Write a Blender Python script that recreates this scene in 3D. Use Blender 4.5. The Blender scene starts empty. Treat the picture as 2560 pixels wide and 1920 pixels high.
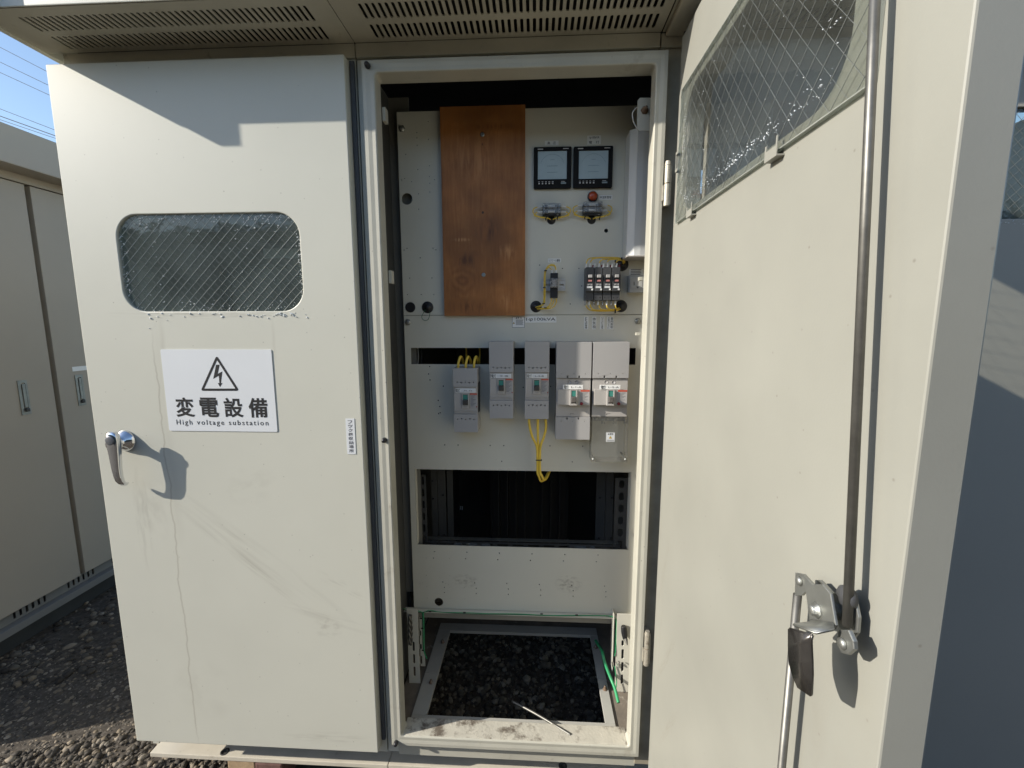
import bpy, bmesh, math, random
import numpy as np
from mathutils import Vector, Matrix
random.seed(4); rng = np.random.default_rng(4)
S = bpy.context.scene
COL = S.collection

# ------------------------------------------------------------------ camera, sky, sun, exposure
cam_d = bpy.data.cameras.new('camera'); cam = bpy.data.objects.new('camera', cam_d); COL.objects.link(cam)
cam_d.sensor_width = 36; cam_d.lens = 15.365; cam_d.clip_start = 0.02; cam_d.clip_end = 2000
cr = Matrix(((0.998639, -0.005247, 0.051887), (0.052119, 0.135905, -0.98935), (-0.001861, 0.990708, 0.135994)))
cam.matrix_world = Matrix.Translation((0, -1.175, 1.55)) @ cr.to_4x4()
S.camera = cam
SUN = Vector((2.9, 1.0, -1.50))
elev = math.atan2(1.50, math.hypot(2.9, 1.0))
W = bpy.data.worlds.new('World'); S.world = W; W.use_nodes = True
nt = W.node_tree; sky = nt.nodes.new('ShaderNodeTexSky'); sky.sky_type = 'NISHITA'; sky.sun_disc = False
sky.sun_elevation = elev; sky.sun_rotation = math.radians(251); sky.air_density = 1.0; sky.dust_density = 0.6; sky.ozone_density = 1.6
nt.links.new(sky.outputs[0], nt.nodes['Background'].inputs[0]); nt.nodes['Background'].inputs[1].default_value = 0.10
sd = bpy.data.lights.new('sun', 'SUN'); sd.energy = 3.0; sd.angle = math.radians(0.55); sd.color = (1.0, 0.94, 0.84)
sun = bpy.data.objects.new('sun', sd); COL.objects.link(sun); sun.location = (-12, -5, 8)
sun.rotation_euler = SUN.to_track_quat('-Z', 'Y').to_euler()
S.view_settings.view_transform = 'Standard'; S.view_settings.look = 'None'; S.view_settings.gamma = 1
S.view_settings.use_curve_mapping = False; S.view_settings.exposure = 1.08
S.render.engine = 'CYCLES'
S.cycles.max_bounces = 10; S.cycles.diffuse_bounces = 5; S.cycles.transparent_max_bounces = 16
S.cycles.caustics_reflective = False; S.cycles.caustics_refractive = False

# ------------------------------------------------------------------ materials
def mat(name, col, rough=0.5, metal=0.0, var=0.06, vs=5.0, bump=0.0, bs=400.0, spec=0.5, coat=0.0, dirt=0.0, dirtcol=(0.10, 0.08, 0.06), ds=9.0, dth=0.62, rust=None):
    m = bpy.data.materials.new(name); m.use_nodes = True; t = m.node_tree; N = t.nodes; L = t.links
    b = N['Principled BSDF']
    b.inputs['Roughness'].default_value = rough; b.inputs['Metallic'].default_value = metal
    b.inputs['Specular IOR Level'].default_value = spec; b.inputs['Coat Weight'].default_value = coat
    g = N.new('ShaderNodeNewGeometry')
    n1 = N.new('ShaderNodeTexNoise'); n1.inputs['Scale'].default_value = vs; n1.inputs['Detail'].default_value = 6; n1.inputs['Roughness'].default_value = 0.6
    L.new(g.outputs['Position'], n1.inputs['Vector'])
    mr = N.new('ShaderNodeMapRange'); mr.inputs[1].default_value = 0.3; mr.inputs[2].default_value = 0.7
    mr.inputs[3].default_value = 1 - var; mr.inputs[4].default_value = 1 + var
    L.new(n1.outputs['Fac'], mr.inputs[0])
    mx = N.new('ShaderNodeVectorMath'); mx.operation = 'SCALE'; mx.inputs[0].default_value = col[:3]
    L.new(mr.outputs[0], mx.inputs['Scale'])
    out = mx.outputs[0]
    def mixc(fac, c2):
        nonlocal out
        k = N.new('ShaderNodeMix'); k.data_type = 'RGBA'; L.new(fac, k.inputs[0]); L.new(out, k.inputs[6]); k.inputs[7].default_value = (*c2, 1); out = k.outputs[2]
    if dirt > 0:
        n2 = N.new('ShaderNodeTexNoise'); n2.inputs['Scale'].default_value = ds; n2.inputs['Detail'].default_value = 10; n2.inputs['Roughness'].default_value = 0.7
        L.new(g.outputs['Position'], n2.inputs['Vector'])
        m2 = N.new('ShaderNodeMapRange'); m2.inputs[1].default_value = dth; m2.inputs[2].default_value = dth + 0.12; m2.inputs[3].default_value = 0; m2.inputs[4].default_value = dirt
        L.new(n2.outputs['Fac'], m2.inputs[0]); mixc(m2.outputs[0], dirtcol)
    L.new(out, b.inputs['Base Color'])
    if bump > 0:
        n3 = N.new('ShaderNodeTexNoise'); n3.inputs['Scale'].default_value = bs; n3.inputs['Detail'].default_value = 3
        L.new(g.outputs['Position'], n3.inputs['Vector'])
        bp = N.new('ShaderNodeBump'); bp.inputs['Strength'].default_value = bump; bp.inputs['Distance'].default_value = 0.002
        L.new(n3.outputs['Fac'], bp.inputs['Height']); L.new(bp.outputs[0], b.inputs['Normal'])
    m['mixc'] = 0
    return m

def add_wear(m, drips=(), scuffs=(), speck=0.0, axis=0):
    """shaped dirt on a painted sheet: narrow run-off trails (u, width, z_low, z_high, strength, wander) and scuff patches (u, z, ru, rz, strength)"""
    t = m.node_tree; N = t.nodes; L = t.links; b = N['Principled BSDF']
    src = b.inputs['Base Color'].links[0].from_socket
    g = N.new('ShaderNodeNewGeometry'); sp = N.new('ShaderNodeSeparateXYZ'); L.new(g.outputs['Position'], sp.inputs[0])
    U = sp.outputs[axis]; Zs = sp.outputs[2]
    def M(op, a, c=None, clamp=False):
        n = N.new('ShaderNodeMath'); n.operation = op; n.use_clamp = clamp
        for i, v in enumerate((a, c)):
            if v is None: continue
            if isinstance(v, (int, float)): n.inputs[i].default_value = v
            else: L.new(v, n.inputs[i])
        return n.outputs[0]
    def mixin(fac, col):
        nonlocal src
        k = N.new('ShaderNodeMix'); k.data_type = 'RGBA'; L.new(fac, k.inputs[0]); L.new(src, k.inputs[6]); k.inputs[7].default_value = (*col, 1); src = k.outputs[2]
    nz = N.new('ShaderNodeTexNoise'); nz.noise_dimensions = '1D'; nz.inputs['Scale'].default_value = 7; nz.inputs['Detail'].default_value = 5; L.new(Zs, nz.inputs['W'])
    wob = M('SUBTRACT', nz.outputs['Fac'], 0.5)
    br = N.new('ShaderNodeTexNoise'); br.inputs['Scale'].default_value = 45; br.inputs['Detail'].default_value = 4; L.new(g.outputs['Position'], br.inputs['Vector'])
    for (u0, w, z0, z1, s, wd) in drips:
        d = M('ABSOLUTE', M('SUBTRACT', M('SUBTRACT', U, u0), M('MULTIPLY', wob, wd)))
        f = M('SUBTRACT', 1.0, M('DIVIDE', d, w), True)
        f = M('MULTIPLY', f, M('MULTIPLY', M('SUBTRACT', Zs, z0), 12.0, True)); f = M('MULTIPLY', f, M('MULTIPLY', M('SUBTRACT', z1, Zs), 8.0, True))
        f = M('MULTIPLY', f, s); mixin(f, (0.25, 0.21, 0.155))
    for (u0, z0, ru, rz, ang, s, sc) in scuffs:
        du = M('SUBTRACT', U, u0); dz = M('SUBTRACT', Zs, z0); ca, sa = math.cos(ang), math.sin(ang)
        a = M('DIVIDE', M('ADD', M('MULTIPLY', du, ca), M('MULTIPLY', dz, sa)), ru); c = M('DIVIDE', M('SUBTRACT', M('MULTIPLY', dz, ca), M('MULTIPLY', du, sa)), rz)
        r = M('ADD', M('MULTIPLY', a, a), M('MULTIPLY', c, c)); f = M('SUBTRACT', 1.0, r, True)
        n = N.new('ShaderNodeTexNoise'); n.inputs['Scale'].default_value = sc / 12.0; n.inputs['Detail'].default_value = 8
        cv = N.new('ShaderNodeCombineXYZ'); L.new(a, cv.inputs[0]); L.new(c, cv.inputs[1]); cv.inputs[2].default_value = u0 * 7; L.new(cv.outputs[0], n.inputs['Vector'])
        f = M('MULTIPLY', f, M('MULTIPLY', M('SUBTRACT', n.outputs['Fac'], 0.44), 4.0, True)); f = M('MULTIPLY', f, s); mixin(f, (0.22, 0.19, 0.15))
    if speck:
        n = N.new('ShaderNodeTexVoronoi'); n.inputs['Scale'].default_value = 30; L.new(g.outputs['Position'], n.inputs['Vector'])
        f = M('MULTIPLY', M('SUBTRACT', 0.07, n.outputs['Distance'], True), speck * 30, True); mixin(M('MULTIPLY', f, br.outputs['Fac']), (0.12, 0.10, 0.08))
    L.new(src, b.inputs['Base Color'])
    return m

PB = (0.60, 0.59, 0.505)
paint = mat('beige_paint', PB, 0.42, var=0.04, vs=3, bump=0.10, bs=500, dirt=0.25, ds=14, dth=0.66)
paint_door = add_wear(mat('beige_door_paint', PB, 0.40, var=0.03, vs=2.5, bump=0.10, bs=500),
    drips=[(-1.040, 0.0035, 0.25, 1.545, 0.42, 0.03), (-1.012, 0.010, 1.36, 1.60, 0.22, 0.02), (-0.70, 0.006, 1.44, 1.585, 0.30, 0.01), (-1.026, 0.02, 0.9, 1.59, 0.08, 0.02)],
    scuffs=[(-1.130, 0.99, 0.028, 0.17, 0, 0.30, 30), (-1.10, 1.02, 0.05, 0.10, 0.3, 0.16, 24), (-0.82, 0.86, 0.30, 0.020, -0.72, 0.26, 26), (-0.80, 0.90, 0.36, 0.030, -0.66, 0.22, 22), (-0.60, 0.70, 0.18, 0.020, -0.30, 0.20, 24), (-0.86, 0.90, 0.30, 0.025, -0.70, 0.14, 30), (-0.60, 0.67, 0.05, 0.04, 0, 0.35, 28), (-0.55, 0.80, 0.10, 0.02, -0.5, 0.2, 30),
            (-0.80, 1.10, 0.10, 0.06, 0.3, 0.12, 25), (-0.90, 1.58, 0.28, 0.018, 0, 0.35, 60), (-0.62, 0.30, 0.16, 0.025, 0, 0.25, 30), (-1.0, 0.45, 0.10, 0.12, 0.4, 0.12, 18)], speck=0.5)
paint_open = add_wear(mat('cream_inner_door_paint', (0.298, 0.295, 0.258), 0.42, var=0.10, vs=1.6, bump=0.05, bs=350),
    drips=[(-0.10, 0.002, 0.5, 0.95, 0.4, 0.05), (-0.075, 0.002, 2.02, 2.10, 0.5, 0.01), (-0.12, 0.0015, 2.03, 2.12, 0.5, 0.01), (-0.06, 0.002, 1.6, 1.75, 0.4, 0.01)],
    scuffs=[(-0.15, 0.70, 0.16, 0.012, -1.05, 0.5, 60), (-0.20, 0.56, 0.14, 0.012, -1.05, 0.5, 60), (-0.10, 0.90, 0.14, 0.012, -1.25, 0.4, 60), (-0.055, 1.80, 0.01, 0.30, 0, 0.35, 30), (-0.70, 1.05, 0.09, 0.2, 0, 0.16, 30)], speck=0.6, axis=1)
paint_frame = add_wear(mat('worn_frame_paint', (0.49, 0.475, 0.40), 0.42, var=0.08, vs=6, bump=0.12, bs=300, dirt=0.40, dirtcol=(0.20, 0.16, 0.11), ds=10, dth=0.60), speck=1.0)
paint_shut = mat('shade_darkened_door_paint', (0.37, 0.35, 0.30), 0.5, var=0.03, vs=2.5, bump=0.10, bs=500)  # door colour darkened to deepen the shade beside the open door
paint_base = mat('base_channel_paint', (0.60, 0.55, 0.45), 0.55, var=0.08, vs=10, bump=0.15, bs=150, dirt=0.6, dirtcol=(0.22, 0.17, 0.12), ds=14, dth=0.60)
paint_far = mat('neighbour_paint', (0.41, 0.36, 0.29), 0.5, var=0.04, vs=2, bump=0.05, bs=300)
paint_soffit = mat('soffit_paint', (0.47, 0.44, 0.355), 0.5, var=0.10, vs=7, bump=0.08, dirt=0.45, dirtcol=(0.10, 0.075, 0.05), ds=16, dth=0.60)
panel_m = add_wear(mat('mounting_panel_paint', (0.69, 0.67, 0.575), 0.42, var=0.03, vs=4, bump=0.06, bs=500),
    scuffs=[(-0.24, 0.66, 0.05, 0.03, 0, 0.5, 40), (0.12, 0.66, 0.05, 0.035, 0, 0.6, 45)], speck=0.2)
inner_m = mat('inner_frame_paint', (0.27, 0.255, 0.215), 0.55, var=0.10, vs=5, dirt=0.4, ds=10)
inner_mid = mat('inner_half_shade_paint', (0.19, 0.18, 0.15), 0.6, var=0.1)  # inner paint with part of the cabinet's shade in its colour
inner_dark = mat('inner_shade_paint', (0.075, 0.075, 0.07), 0.5, var=0.1)  # inner paint darkened further, deep shade of cavities put into the colour
dirty_floor = mat('dusty_floor', (0.17, 0.145, 0.115), 0.8, var=0.3, vs=12, bump=0.4, bs=90, dirt=0.9, dirtcol=(0.50, 0.47, 0.41), ds=20, dth=0.60)
peeled = mat('peeling_sill_paint', (0.52, 0.49, 0.41), 0.6, var=0.08, vs=20, bump=0.5, bs=120, dirt=0.95, dirtcol=(0.13, 0.105, 0.08), ds=15, dth=0.50)
pit_m = mat('pit_frame_paint', (0.44, 0.43, 0.39), 0.5, var=0.06, vs=9, dirt=0.4, ds=18, dth=0.64)
rubber = mat('grey_rubber', (0.075, 0.08, 0.088), 0.6, var=0.15)
seam_m = mat('seam_shadow_gap', (0.02, 0.02, 0.02), 0.9)
dark = mat('dark_steel', (0.035, 0.035, 0.033), 0.7, var=0.3)
black = mat('black_plastic', (0.018, 0.018, 0.02), 0.38, var=0.1)
tie_m = mat('black_cable_tie', (0.012, 0.012, 0.012), 0.5)
bezel_m = mat('meter_bezel', (0.009, 0.009, 0.010), 0.6, spec=0.2, var=0.05)
screen_m = mat('lcd_screen', (0.38, 0.46, 0.46), 0.15, var=0.06, vs=20, coat=0.4)
ink = mat('black_ink', (0.008, 0.008, 0.009), 0.8, var=0.0)
ink2 = mat('grey_print', (0.16, 0.16, 0.17), 0.6, var=0.0)
white_pr = mat('white_print', (0.62, 0.62, 0.62), 0.5, var=0.0)
sticker = mat('white_sticker', (0.72, 0.735, 0.74), 0.4, var=0.02, dirt=0.1, ds=30)
sticker2 = mat('dim_sticker', (0.86, 0.86, 0.83), 0.4, var=0.03)
bk = mat('breaker_grey', (0.405, 0.395, 0.385), 0.42, var=0.02, bump=0.05, bs=900)
bk2 = mat('breaker_body_warm_grey', (0.46, 0.435, 0.405), 0.42, var=0.02)
bk3 = mat('toggle_dark', (0.06, 0.058, 0.055), 0.4)
teal = mat('teal_window', (0.06, 0.27, 0.22), 0.4)
red_pr = mat('red_print', (0.55, 0.10, 0.06), 0.5)
rate_m = mat('rating_plate', (0.40, 0.385, 0.375), 0.45, var=0.03)
redbtn = mat('red_button', (0.25, 0.02, 0.03), 0.4)
dgrey = mat('dark_grey_plastic', (0.062, 0.063, 0.066), 0.42, var=0.08)
yellow = mat('yellow_cable', (0.80, 0.56, 0.07), 0.38, var=0.08, vs=30)
green = mat('green_cable', (0.035, 0.33, 0.13), 0.42, var=0.12, vs=30)
dgreen = mat('dark_green_wire', (0.02, 0.13, 0.06), 0.45)
alum = mat('aluminium_rail', (0.62, 0.63, 0.64), 0.45, metal=0.2, var=0.05)
hinge_m = mat('worn_hinge', (0.50, 0.46, 0.38), 0.38, metal=0.5, var=0.2, vs=60, dirt=0.7, dirtcol=(0.10, 0.06, 0.03), ds=60, dth=0.56)
zinc = mat('zinc_plate', (0.36, 0.365, 0.34), 0.46, metal=0.85, var=0.18, vs=18, bump=0.05, bs=200)
steel = mat('steel_rod', (0.17, 0.165, 0.15), 0.45, metal=0.7, var=0.2, vs=40)
chrome = mat('chrome', (0.72, 0.73, 0.75), 0.06, metal=1.0, var=0.02)
paddle_m = mat('dark_paddle', (0.07, 0.065, 0.06), 0.26, metal=0.6, var=0.25, vs=25)
orange = mat('orange_lens', (0.42, 0.055, 0.012), 0.22, var=0.1, coat=0.5)
lampbox = mat('pale_lamp_cover', (0.62, 0.63, 0.62), 0.35, var=0.03)
outlet_m = mat('outlet_plastic', (0.46, 0.46, 0.43), 0.4)
clearp = None
rust = mat('rusty_steel', (0.16, 0.10, 0.06), 0.75, var=0.4, vs=60, dirt=0.8, dirtcol=(0.40, 0.38, 0.34), ds=70, dth=0.5)
white_tube = mat('white_sleeve', (0.70, 0.70, 0.68), 0.35)
tank_m = mat('transformer_paint', (0.035, 0.035, 0.033), 0.5, var=0.1)
wire_m = mat('mesh_wire', (0.80, 0.80, 0.74), 0.5)
wire_d = mat('mesh_wire_dull', (0.16, 0.17, 0.16), 0.5)
wood_cut = mat('sawn_wood', (0.42, 0.30, 0.18), 0.8, var=0.2, vs=40, bump=0.3, bs=100)
brick_red = mat('reddish_stone', (0.16, 0.085, 0.07), 0.85, var=0.25, vs=40, bump=0.4, bs=120)
cable_m = mat('overhead_line', (0.02, 0.03, 0.05), 0.6)

def glass_mat(name, tint, gloss_rough=0.03, dust=0.10, dustcol=(0.35, 0.38, 0.36)):
    m = bpy.data.materials.new(name); m.use_nodes = True; t = m.node_tree; N = t.nodes; L = t.links
    for n in list(N):
        if n.type != 'OUTPUT_MATERIAL': N.remove(n)
    o = [n for n in N if n.type == 'OUTPUT_MATERIAL'][0]
    tr = N.new('ShaderNodeBsdfTransparent'); tr.inputs[0].default_value = (*tint, 1)
    gl = N.new('ShaderNodeBsdfGlossy'); gl.inputs['Roughness'].default_value = gloss_rough
    g = N.new('ShaderNodeNewGeometry'); nz = N.new('ShaderNodeTexNoise'); nz.inputs['Scale'].default_value = 14; nz.inputs['Detail'].default_value = 3
    L.new(g.outputs['Position'], nz.inputs['Vector'])
    bp = N.new('ShaderNodeBump'); bp.inputs['Strength'].default_value = 0.12; bp.inputs['Distance'].default_value = 0.01; L.new(nz.outputs['Fac'], bp.inputs['Height']); L.new(bp.outputs[0], gl.inputs['Normal'])
    df = N.new('ShaderNodeBsdfDiffuse'); df.inputs[0].default_value = (*dustcol, 1)
    fr = N.new('ShaderNodeFresnel'); io = N.new('ShaderNodeMapRange'); io.inputs[3].default_value = 1.5; io.inputs[4].default_value = 1 / 1.5
    L.new(g.outputs['Backfacing'], io.inputs[0]); L.new(io.outputs[0], fr.inputs[0])
    n2 = N.new('ShaderNodeTexNoise'); n2.inputs['Scale'].default_value = 9; n2.inputs['Detail'].default_value = 8; L.new(g.outputs['Position'], n2.inputs['Vector'])
    mr = N.new('ShaderNodeMapRange'); mr.inputs[1].default_value = 0.3; mr.inputs[2].default_value = 0.75; mr.inputs[3].default_value = dust * 0.6; mr.inputs[4].default_value = dust * 1.5; L.new(n2.outputs['Fac'], mr.inputs[0])
    m1 = N.new('ShaderNodeMixShader'); L.new(mr.outputs[0], m1.inputs[0]); L.new(tr.outputs[0], m1.inputs[1]); L.new(df.outputs[0], m1.inputs[2])
    m2 = N.new('ShaderNodeMixShader'); L.new(fr.outputs[0], m2.inputs[0]); L.new(m1.outputs[0], m2.inputs[1]); L.new(gl.outputs[0], m2.inputs[2])
    L.new(m2.outputs[0], o.inputs[0]); return m
glass = glass_mat('wired_glass', (0.82, 0.87, 0.85), dust=0.12, dustcol=(0.36, 0.42, 0.40))
glass_open = glass_mat('wired_glass_open_door', (0.885, 0.90, 0.885), dust=0.05, dustcol=(0.38, 0.40, 0.38))
glass_edge = glass_mat('glass_green_edge', (0.84, 0.88, 0.85), dust=0.50, dustcol=(0.48, 0.50, 0.46))
clearp = glass_mat('clear_plastic', (0.93, 0.93, 0.92), gloss_rough=0.08, dust=0.06, dustcol=(0.6, 0.6, 0.58))
clearf = glass_mat('smoky_clear_plastic', (0.86, 0.86, 0.86), gloss_rough=0.05, dust=0.22, dustcol=(0.6, 0.6, 0.6))
drop_m = mat('bead_droplet', (0.72, 0.75, 0.76), 0.06, spec=1.0, coat=1.0, var=0.0)

def wood_mat():
    m = bpy.data.materials.new('stained_plywood'); m.use_nodes = True; t = m.node_tree; N = t.nodes; L = t.links; b = N['Principled BSDF']
    g = N.new('ShaderNodeNewGeometry'); mp = N.new('ShaderNodeMapping'); mp.inputs['Scale'].default_value = (46, 46, 4.5); L.new(g.outputs['Position'], mp.inputs[0])
    n = N.new('ShaderNodeTexNoise'); n.inputs['Scale'].default_value = 2.2; n.inputs['Detail'].default_value = 9; n.inputs['Roughness'].default_value = 0.66; n.inputs['Distortion'].default_value = 0.7; L.new(mp.outputs[0], n.inputs['Vector'])
    r = N.new('ShaderNodeValToRGB'); e = r.color_ramp.elements; e[0].position = 0.28; e[0].color = (0.32, 0.118, 0.028, 1); e[1].position = 0.72; e[1].color = (0.46, 0.195, 0.056, 1)
    k = e.new(0.5); k.color = (0.40, 0.155, 0.040, 1); L.new(n.outputs['Fac'], r.inputs[0])
    n2 = N.new('ShaderNodeTexNoise'); n2.inputs['Scale'].default_value = 7; n2.inputs['Detail'].default_value = 6; L.new(g.outputs['Position'], n2.inputs['Vector'])
    mr = N.new('ShaderNodeMapRange'); mr.inputs[1].default_value = 0.32; mr.inputs[2].default_value = 0.68; mr.inputs[3].default_value = 0.62; mr.inputs[4].default_value = 1.25; L.new(n2.outputs['Fac'], mr.inputs[0])
    sc = N.new('ShaderNodeVectorMath'); sc.operation = 'SCALE'; L.new(r.outputs[0], sc.inputs[0]); L.new(mr.outputs[0], sc.inputs['Scale'])
    L.new(sc.outputs[0], b.inputs['Base Color']); b.inputs['Roughness'].default_value = 0.5
    w = N.new('ShaderNodeTexWave'); w.wave_type = 'RINGS'; w.rings_direction = 'SPHERICAL'; w.inputs['Scale'].default_value = 13; w.inputs['Distortion'].default_value = 7; w.inputs['Detail'].default_value = 4; w.inputs['Detail Scale'].default_value = 1.2
    mp2 = N.new('ShaderNodeMapping'); kx, kz = (-0.2290,1.6820); mp2.inputs['Location'].default_value = (-kx, -0.22, -kz); L.new(g.outputs['Position'], mp2.inputs[0]); L.new(mp2.outputs[0], w.inputs['Vector'])
    ln = N.new('ShaderNodeVectorMath'); ln.operation = 'LENGTH'; L.new(mp2.outputs[0], ln.inputs[0])
    # knot: rings only within 6 cm of the knot
    sub = N.new('ShaderNodeVectorMath'); sub.operation = 'DISTANCE'; L.new(g.outputs['Position'], sub.inputs[0]); sub.inputs[1].default_value = (kx, 0.22, kz)
    mk = N.new('ShaderNodeMapRange'); mk.inputs[1].default_value = 0.02; mk.inputs[2].default_value = 0.065; mk.inputs[3].default_value = 0.38; mk.inputs[4].default_value = 0.0; L.new(sub.outputs['Value'], mk.inputs[0])
    ml = N.new('ShaderNodeMath'); ml.operation = 'MULTIPLY'; L.new(mk.outputs[0], ml.inputs[0]); L.new(w.outputs['Fac'], ml.inputs[1])
    mx = N.new('ShaderNodeMix'); mx.data_type = 'RGBA'; L.new(ml.outputs[0], mx.inputs[0]); L.new(sc.outputs[0], mx.inputs[6]); mx.inputs[7].default_value = (0.10, 0.028, 0.008, 1)
    src = mx.outputs[2]
    for ((px, pz), rx, rz, c, s) in (((-0.1480,1.8356), 0.045, 0.040, (0.08, 0.028, 0.01), 0.95), ((-0.0877,1.7701), 0.030, 0.024, (0.60, 0.29, 0.11), 0.8), ((-0.0935,1.6187), 0.024, 0.028, (0.60, 0.29, 0.11), 0.8), ((-0.2311,1.8094), 0.030, 0.006, (0.66, 0.34, 0.14), 0.8), ((-0.2168,1.7481), 0.05, 0.028, (0.08, 0.028, 0.01), 0.8),
            ((-0.1674,2.0316), 0.04, 0.06, (0.60, 0.28, 0.10), 0.55), ((-0.2227,2.0407), 0.03, 0.06, (0.60, 0.28, 0.10), 0.4), ((-0.1200,2.1353), 0.12, 0.012, (0.12, 0.045, 0.015), 0.7), ((-0.1616,2.1732), 0.16, 0.03, (0.14, 0.05, 0.015), 0.5), ((-0.2036,1.6018), 0.10, 0.03, (0.12, 0.04, 0.012), 0.8), ((-0.2886,1.9693), 0.010, 0.10, (0.12, 0.04, 0.012), 0.7),
            ((-0.1600,2.0859), 0.004, 0.004, (0.04, 0.02, 0.01), 3.0), ((-0.1617,1.8895), 0.004, 0.004, (0.04, 0.02, 0.01), 3.0)):
        ds = N.new('ShaderNodeVectorMath'); ds.operation = 'SUBTRACT'; L.new(g.outputs['Position'], ds.inputs[0]); ds.inputs[1].default_value = (px, 0.220, pz)
        dv = N.new('ShaderNodeVectorMath'); dv.operation = 'DIVIDE'; L.new(ds.outputs[0], dv.inputs[0]); dv.inputs[1].default_value = (rx, 1, rz)
        le = N.new('ShaderNodeVectorMath'); le.operation = 'LENGTH'; L.new(dv.outputs[0], le.inputs[0])
        mm = N.new('ShaderNodeMapRange'); mm.inputs[1].default_value = 0.2; mm.inputs[2].default_value = 1.2; mm.inputs[3].default_value = s; mm.inputs[4].default_value = 0; L.new(le.outputs['Value'], mm.inputs[0])
        m3 = N.new('ShaderNodeMath'); m3.operation = 'MULTIPLY'; m3.use_clamp = True; L.new(mm.outputs[0], m3.inputs[0])
        m4 = N.new('ShaderNodeMapRange'); m4.inputs[1].default_value = 0.42; m4.inputs[2].default_value = 0.6; L.new(n.outputs['Fac'], m4.inputs[0]); L.new(m4.outputs[0], m3.inputs[1])
        mz = N.new('ShaderNodeMix'); mz.data_type = 'RGBA'; L.new(m3.outputs[0], mz.inputs[0]); L.new(src, mz.inputs[6]); mz.inputs[7].default_value = (*c, 1); src = mz.outputs[2]
    L.new(src, b.inputs['Base Color'])
    bp = N.new('ShaderNodeBump'); bp.inputs['Strength'].default_value = 0.25; bp.inputs['Distance'].default_value = 0.002; L.new(n.outputs['Fac'], bp.inputs['Height']); L.new(bp.outputs[0], b.inputs['Normal'])
    return m
wood = wood_mat()

def stone_mat(name, lo, hi):
    m = bpy.data.materials.new(name); m.use_nodes = True; t = m.node_tree; N = t.nodes; L = t.links; b = N['Principled BSDF']; b.inputs['Roughness'].default_value = 0.8
    g = N.new('ShaderNodeNewGeometry'); r = N.new('ShaderNodeValToRGB'); e = r.color_ramp.elements
    e[0].color = (*lo, 1); e[1].color = (*hi, 1); k = e.new(0.55); k.color = tuple(a * 0.68 + c * 0.32 for a, c in zip(lo, hi)) + (1,); k = e.new(0.8); k.color = (hi[0] * 0.75, hi[1] * 0.68, hi[2] * 0.58, 1)
    L.new(g.outputs['Random Per Island'], r.inputs[0])
    n = N.new('ShaderNodeTexNoise'); n.inputs['Scale'].default_value = 90; n.inputs['Detail'].default_value = 5; L.new(g.outputs['Position'], n.inputs['Vector'])
    mr = N.new('ShaderNodeMapRange'); mr.inputs[3].default_value = 0.6; mr.inputs[4].default_value = 1.35; L.new(n.outputs['Fac'], mr.inputs[0])
    sc = N.new('ShaderNodeVectorMath'); sc.operation = 'SCALE'; L.new(r.outputs[0], sc.inputs[0]); L.new(mr.outputs[0], sc.inputs['Scale']); L.new(sc.outputs[0], b.inputs['Base Color'])
    bp = N.new('ShaderNodeBump'); bp.inputs['Strength'].default_value = 0.5; bp.inputs['Distance'].default_value = 0.003; L.new(n.outputs['Fac'], bp.inputs['Height']); L.new(bp.outputs[0], b.inputs['Normal'])
    return m
stone = stone_mat('river_gravel', (0.030, 0.023, 0.016), (0.28, 0.24, 0.185))
stone2 = stone_mat('pit_gravel_stone', (0.018, 0.016, 0.013), (0.26, 0.24, 0.20))
soil = mat('gravelly_soil', (0.070, 0.057, 0.043), 0.95, var=0.45, vs=30, bump=1.0, bs=70, dirt=0.6, dirtcol=(0.24, 0.22, 0.19), ds=60, dth=0.55)

# ------------------------------------------------------------------ mesh helpers
WL = {}                       # world location of every object (none is rotated except where said)
def finish(o, parent, loc):
    COL.objects.link(o); WL[o] = Vector(loc)
    if parent is not None:
        o.parent = parent; o.location = Vector(loc) - WL[parent]
    else: o.location = loc
    return o
def link(name, me, m, parent=None, smooth=False, origin=None):
    n = len(me.vertices); co = np.empty(n * 3); me.vertices.foreach_get('co', co); co = co.reshape(-1, 3)
    c = Vector(((co[:, 0].min() + co[:, 0].max()) / 2, (co[:, 1].min() + co[:, 1].max()) / 2, co[:, 2].min())) if origin is None else Vector(origin)
    co -= np.array(c); me.vertices.foreach_set('co', co.ravel()); me.update()
    me.name = name; me.materials.clear(); me.materials.append(m)
    if smooth: me.polygons.foreach_set('use_smooth', [True] * len(me.polygons))
    return finish(bpy.data.objects.new(name, me), parent, c)
def thing(name, label, cat, loc, group=None):
    o = bpy.data.objects.new(name, None); o.empty_display_size = 0.05; finish(o, None, loc)
    return tag(o, label, cat, group)
def tag(o, label, cat, group=None, kind=None):
    if label: o['label'] = label
    if cat: o['category'] = cat
    if group: o['group'] = group
    if kind: o['kind'] = kind
    return o
def bm_box(bm, x0, x1, y0, y1, z0, z1, bev=0.0):
    r = bmesh.ops.create_cube(bm, size=1); vs = r['verts']
    for v in vs: v.co = Vector(((x0 + x1) / 2 + v.co.x * (x1 - x0), (y0 + y1) / 2 + v.co.y * (y1 - y0), (z0 + z1) / 2 + v.co.z * (z1 - z0)))
    if bev > 0:
        es = list({e for v in vs for e in v.link_edges}); bmesh.ops.bevel(bm, geom=es, offset=bev, segments=2, affect='EDGES', profile=0.6)
def from_bm(bm, name, m, parent=None, smooth=False):
    me = bpy.data.meshes.new(name); bm.to_mesh(me); bm.free(); return link(name, me, m, parent, smooth)
def box(name, x0, x1, y0, y1, z0, z1, m, parent=None, bev=0.0):
    bm = bmesh.new(); bm_box(bm, x0, x1, y0, y1, z0, z1, bev); return from_bm(bm, name, m, parent)
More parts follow.
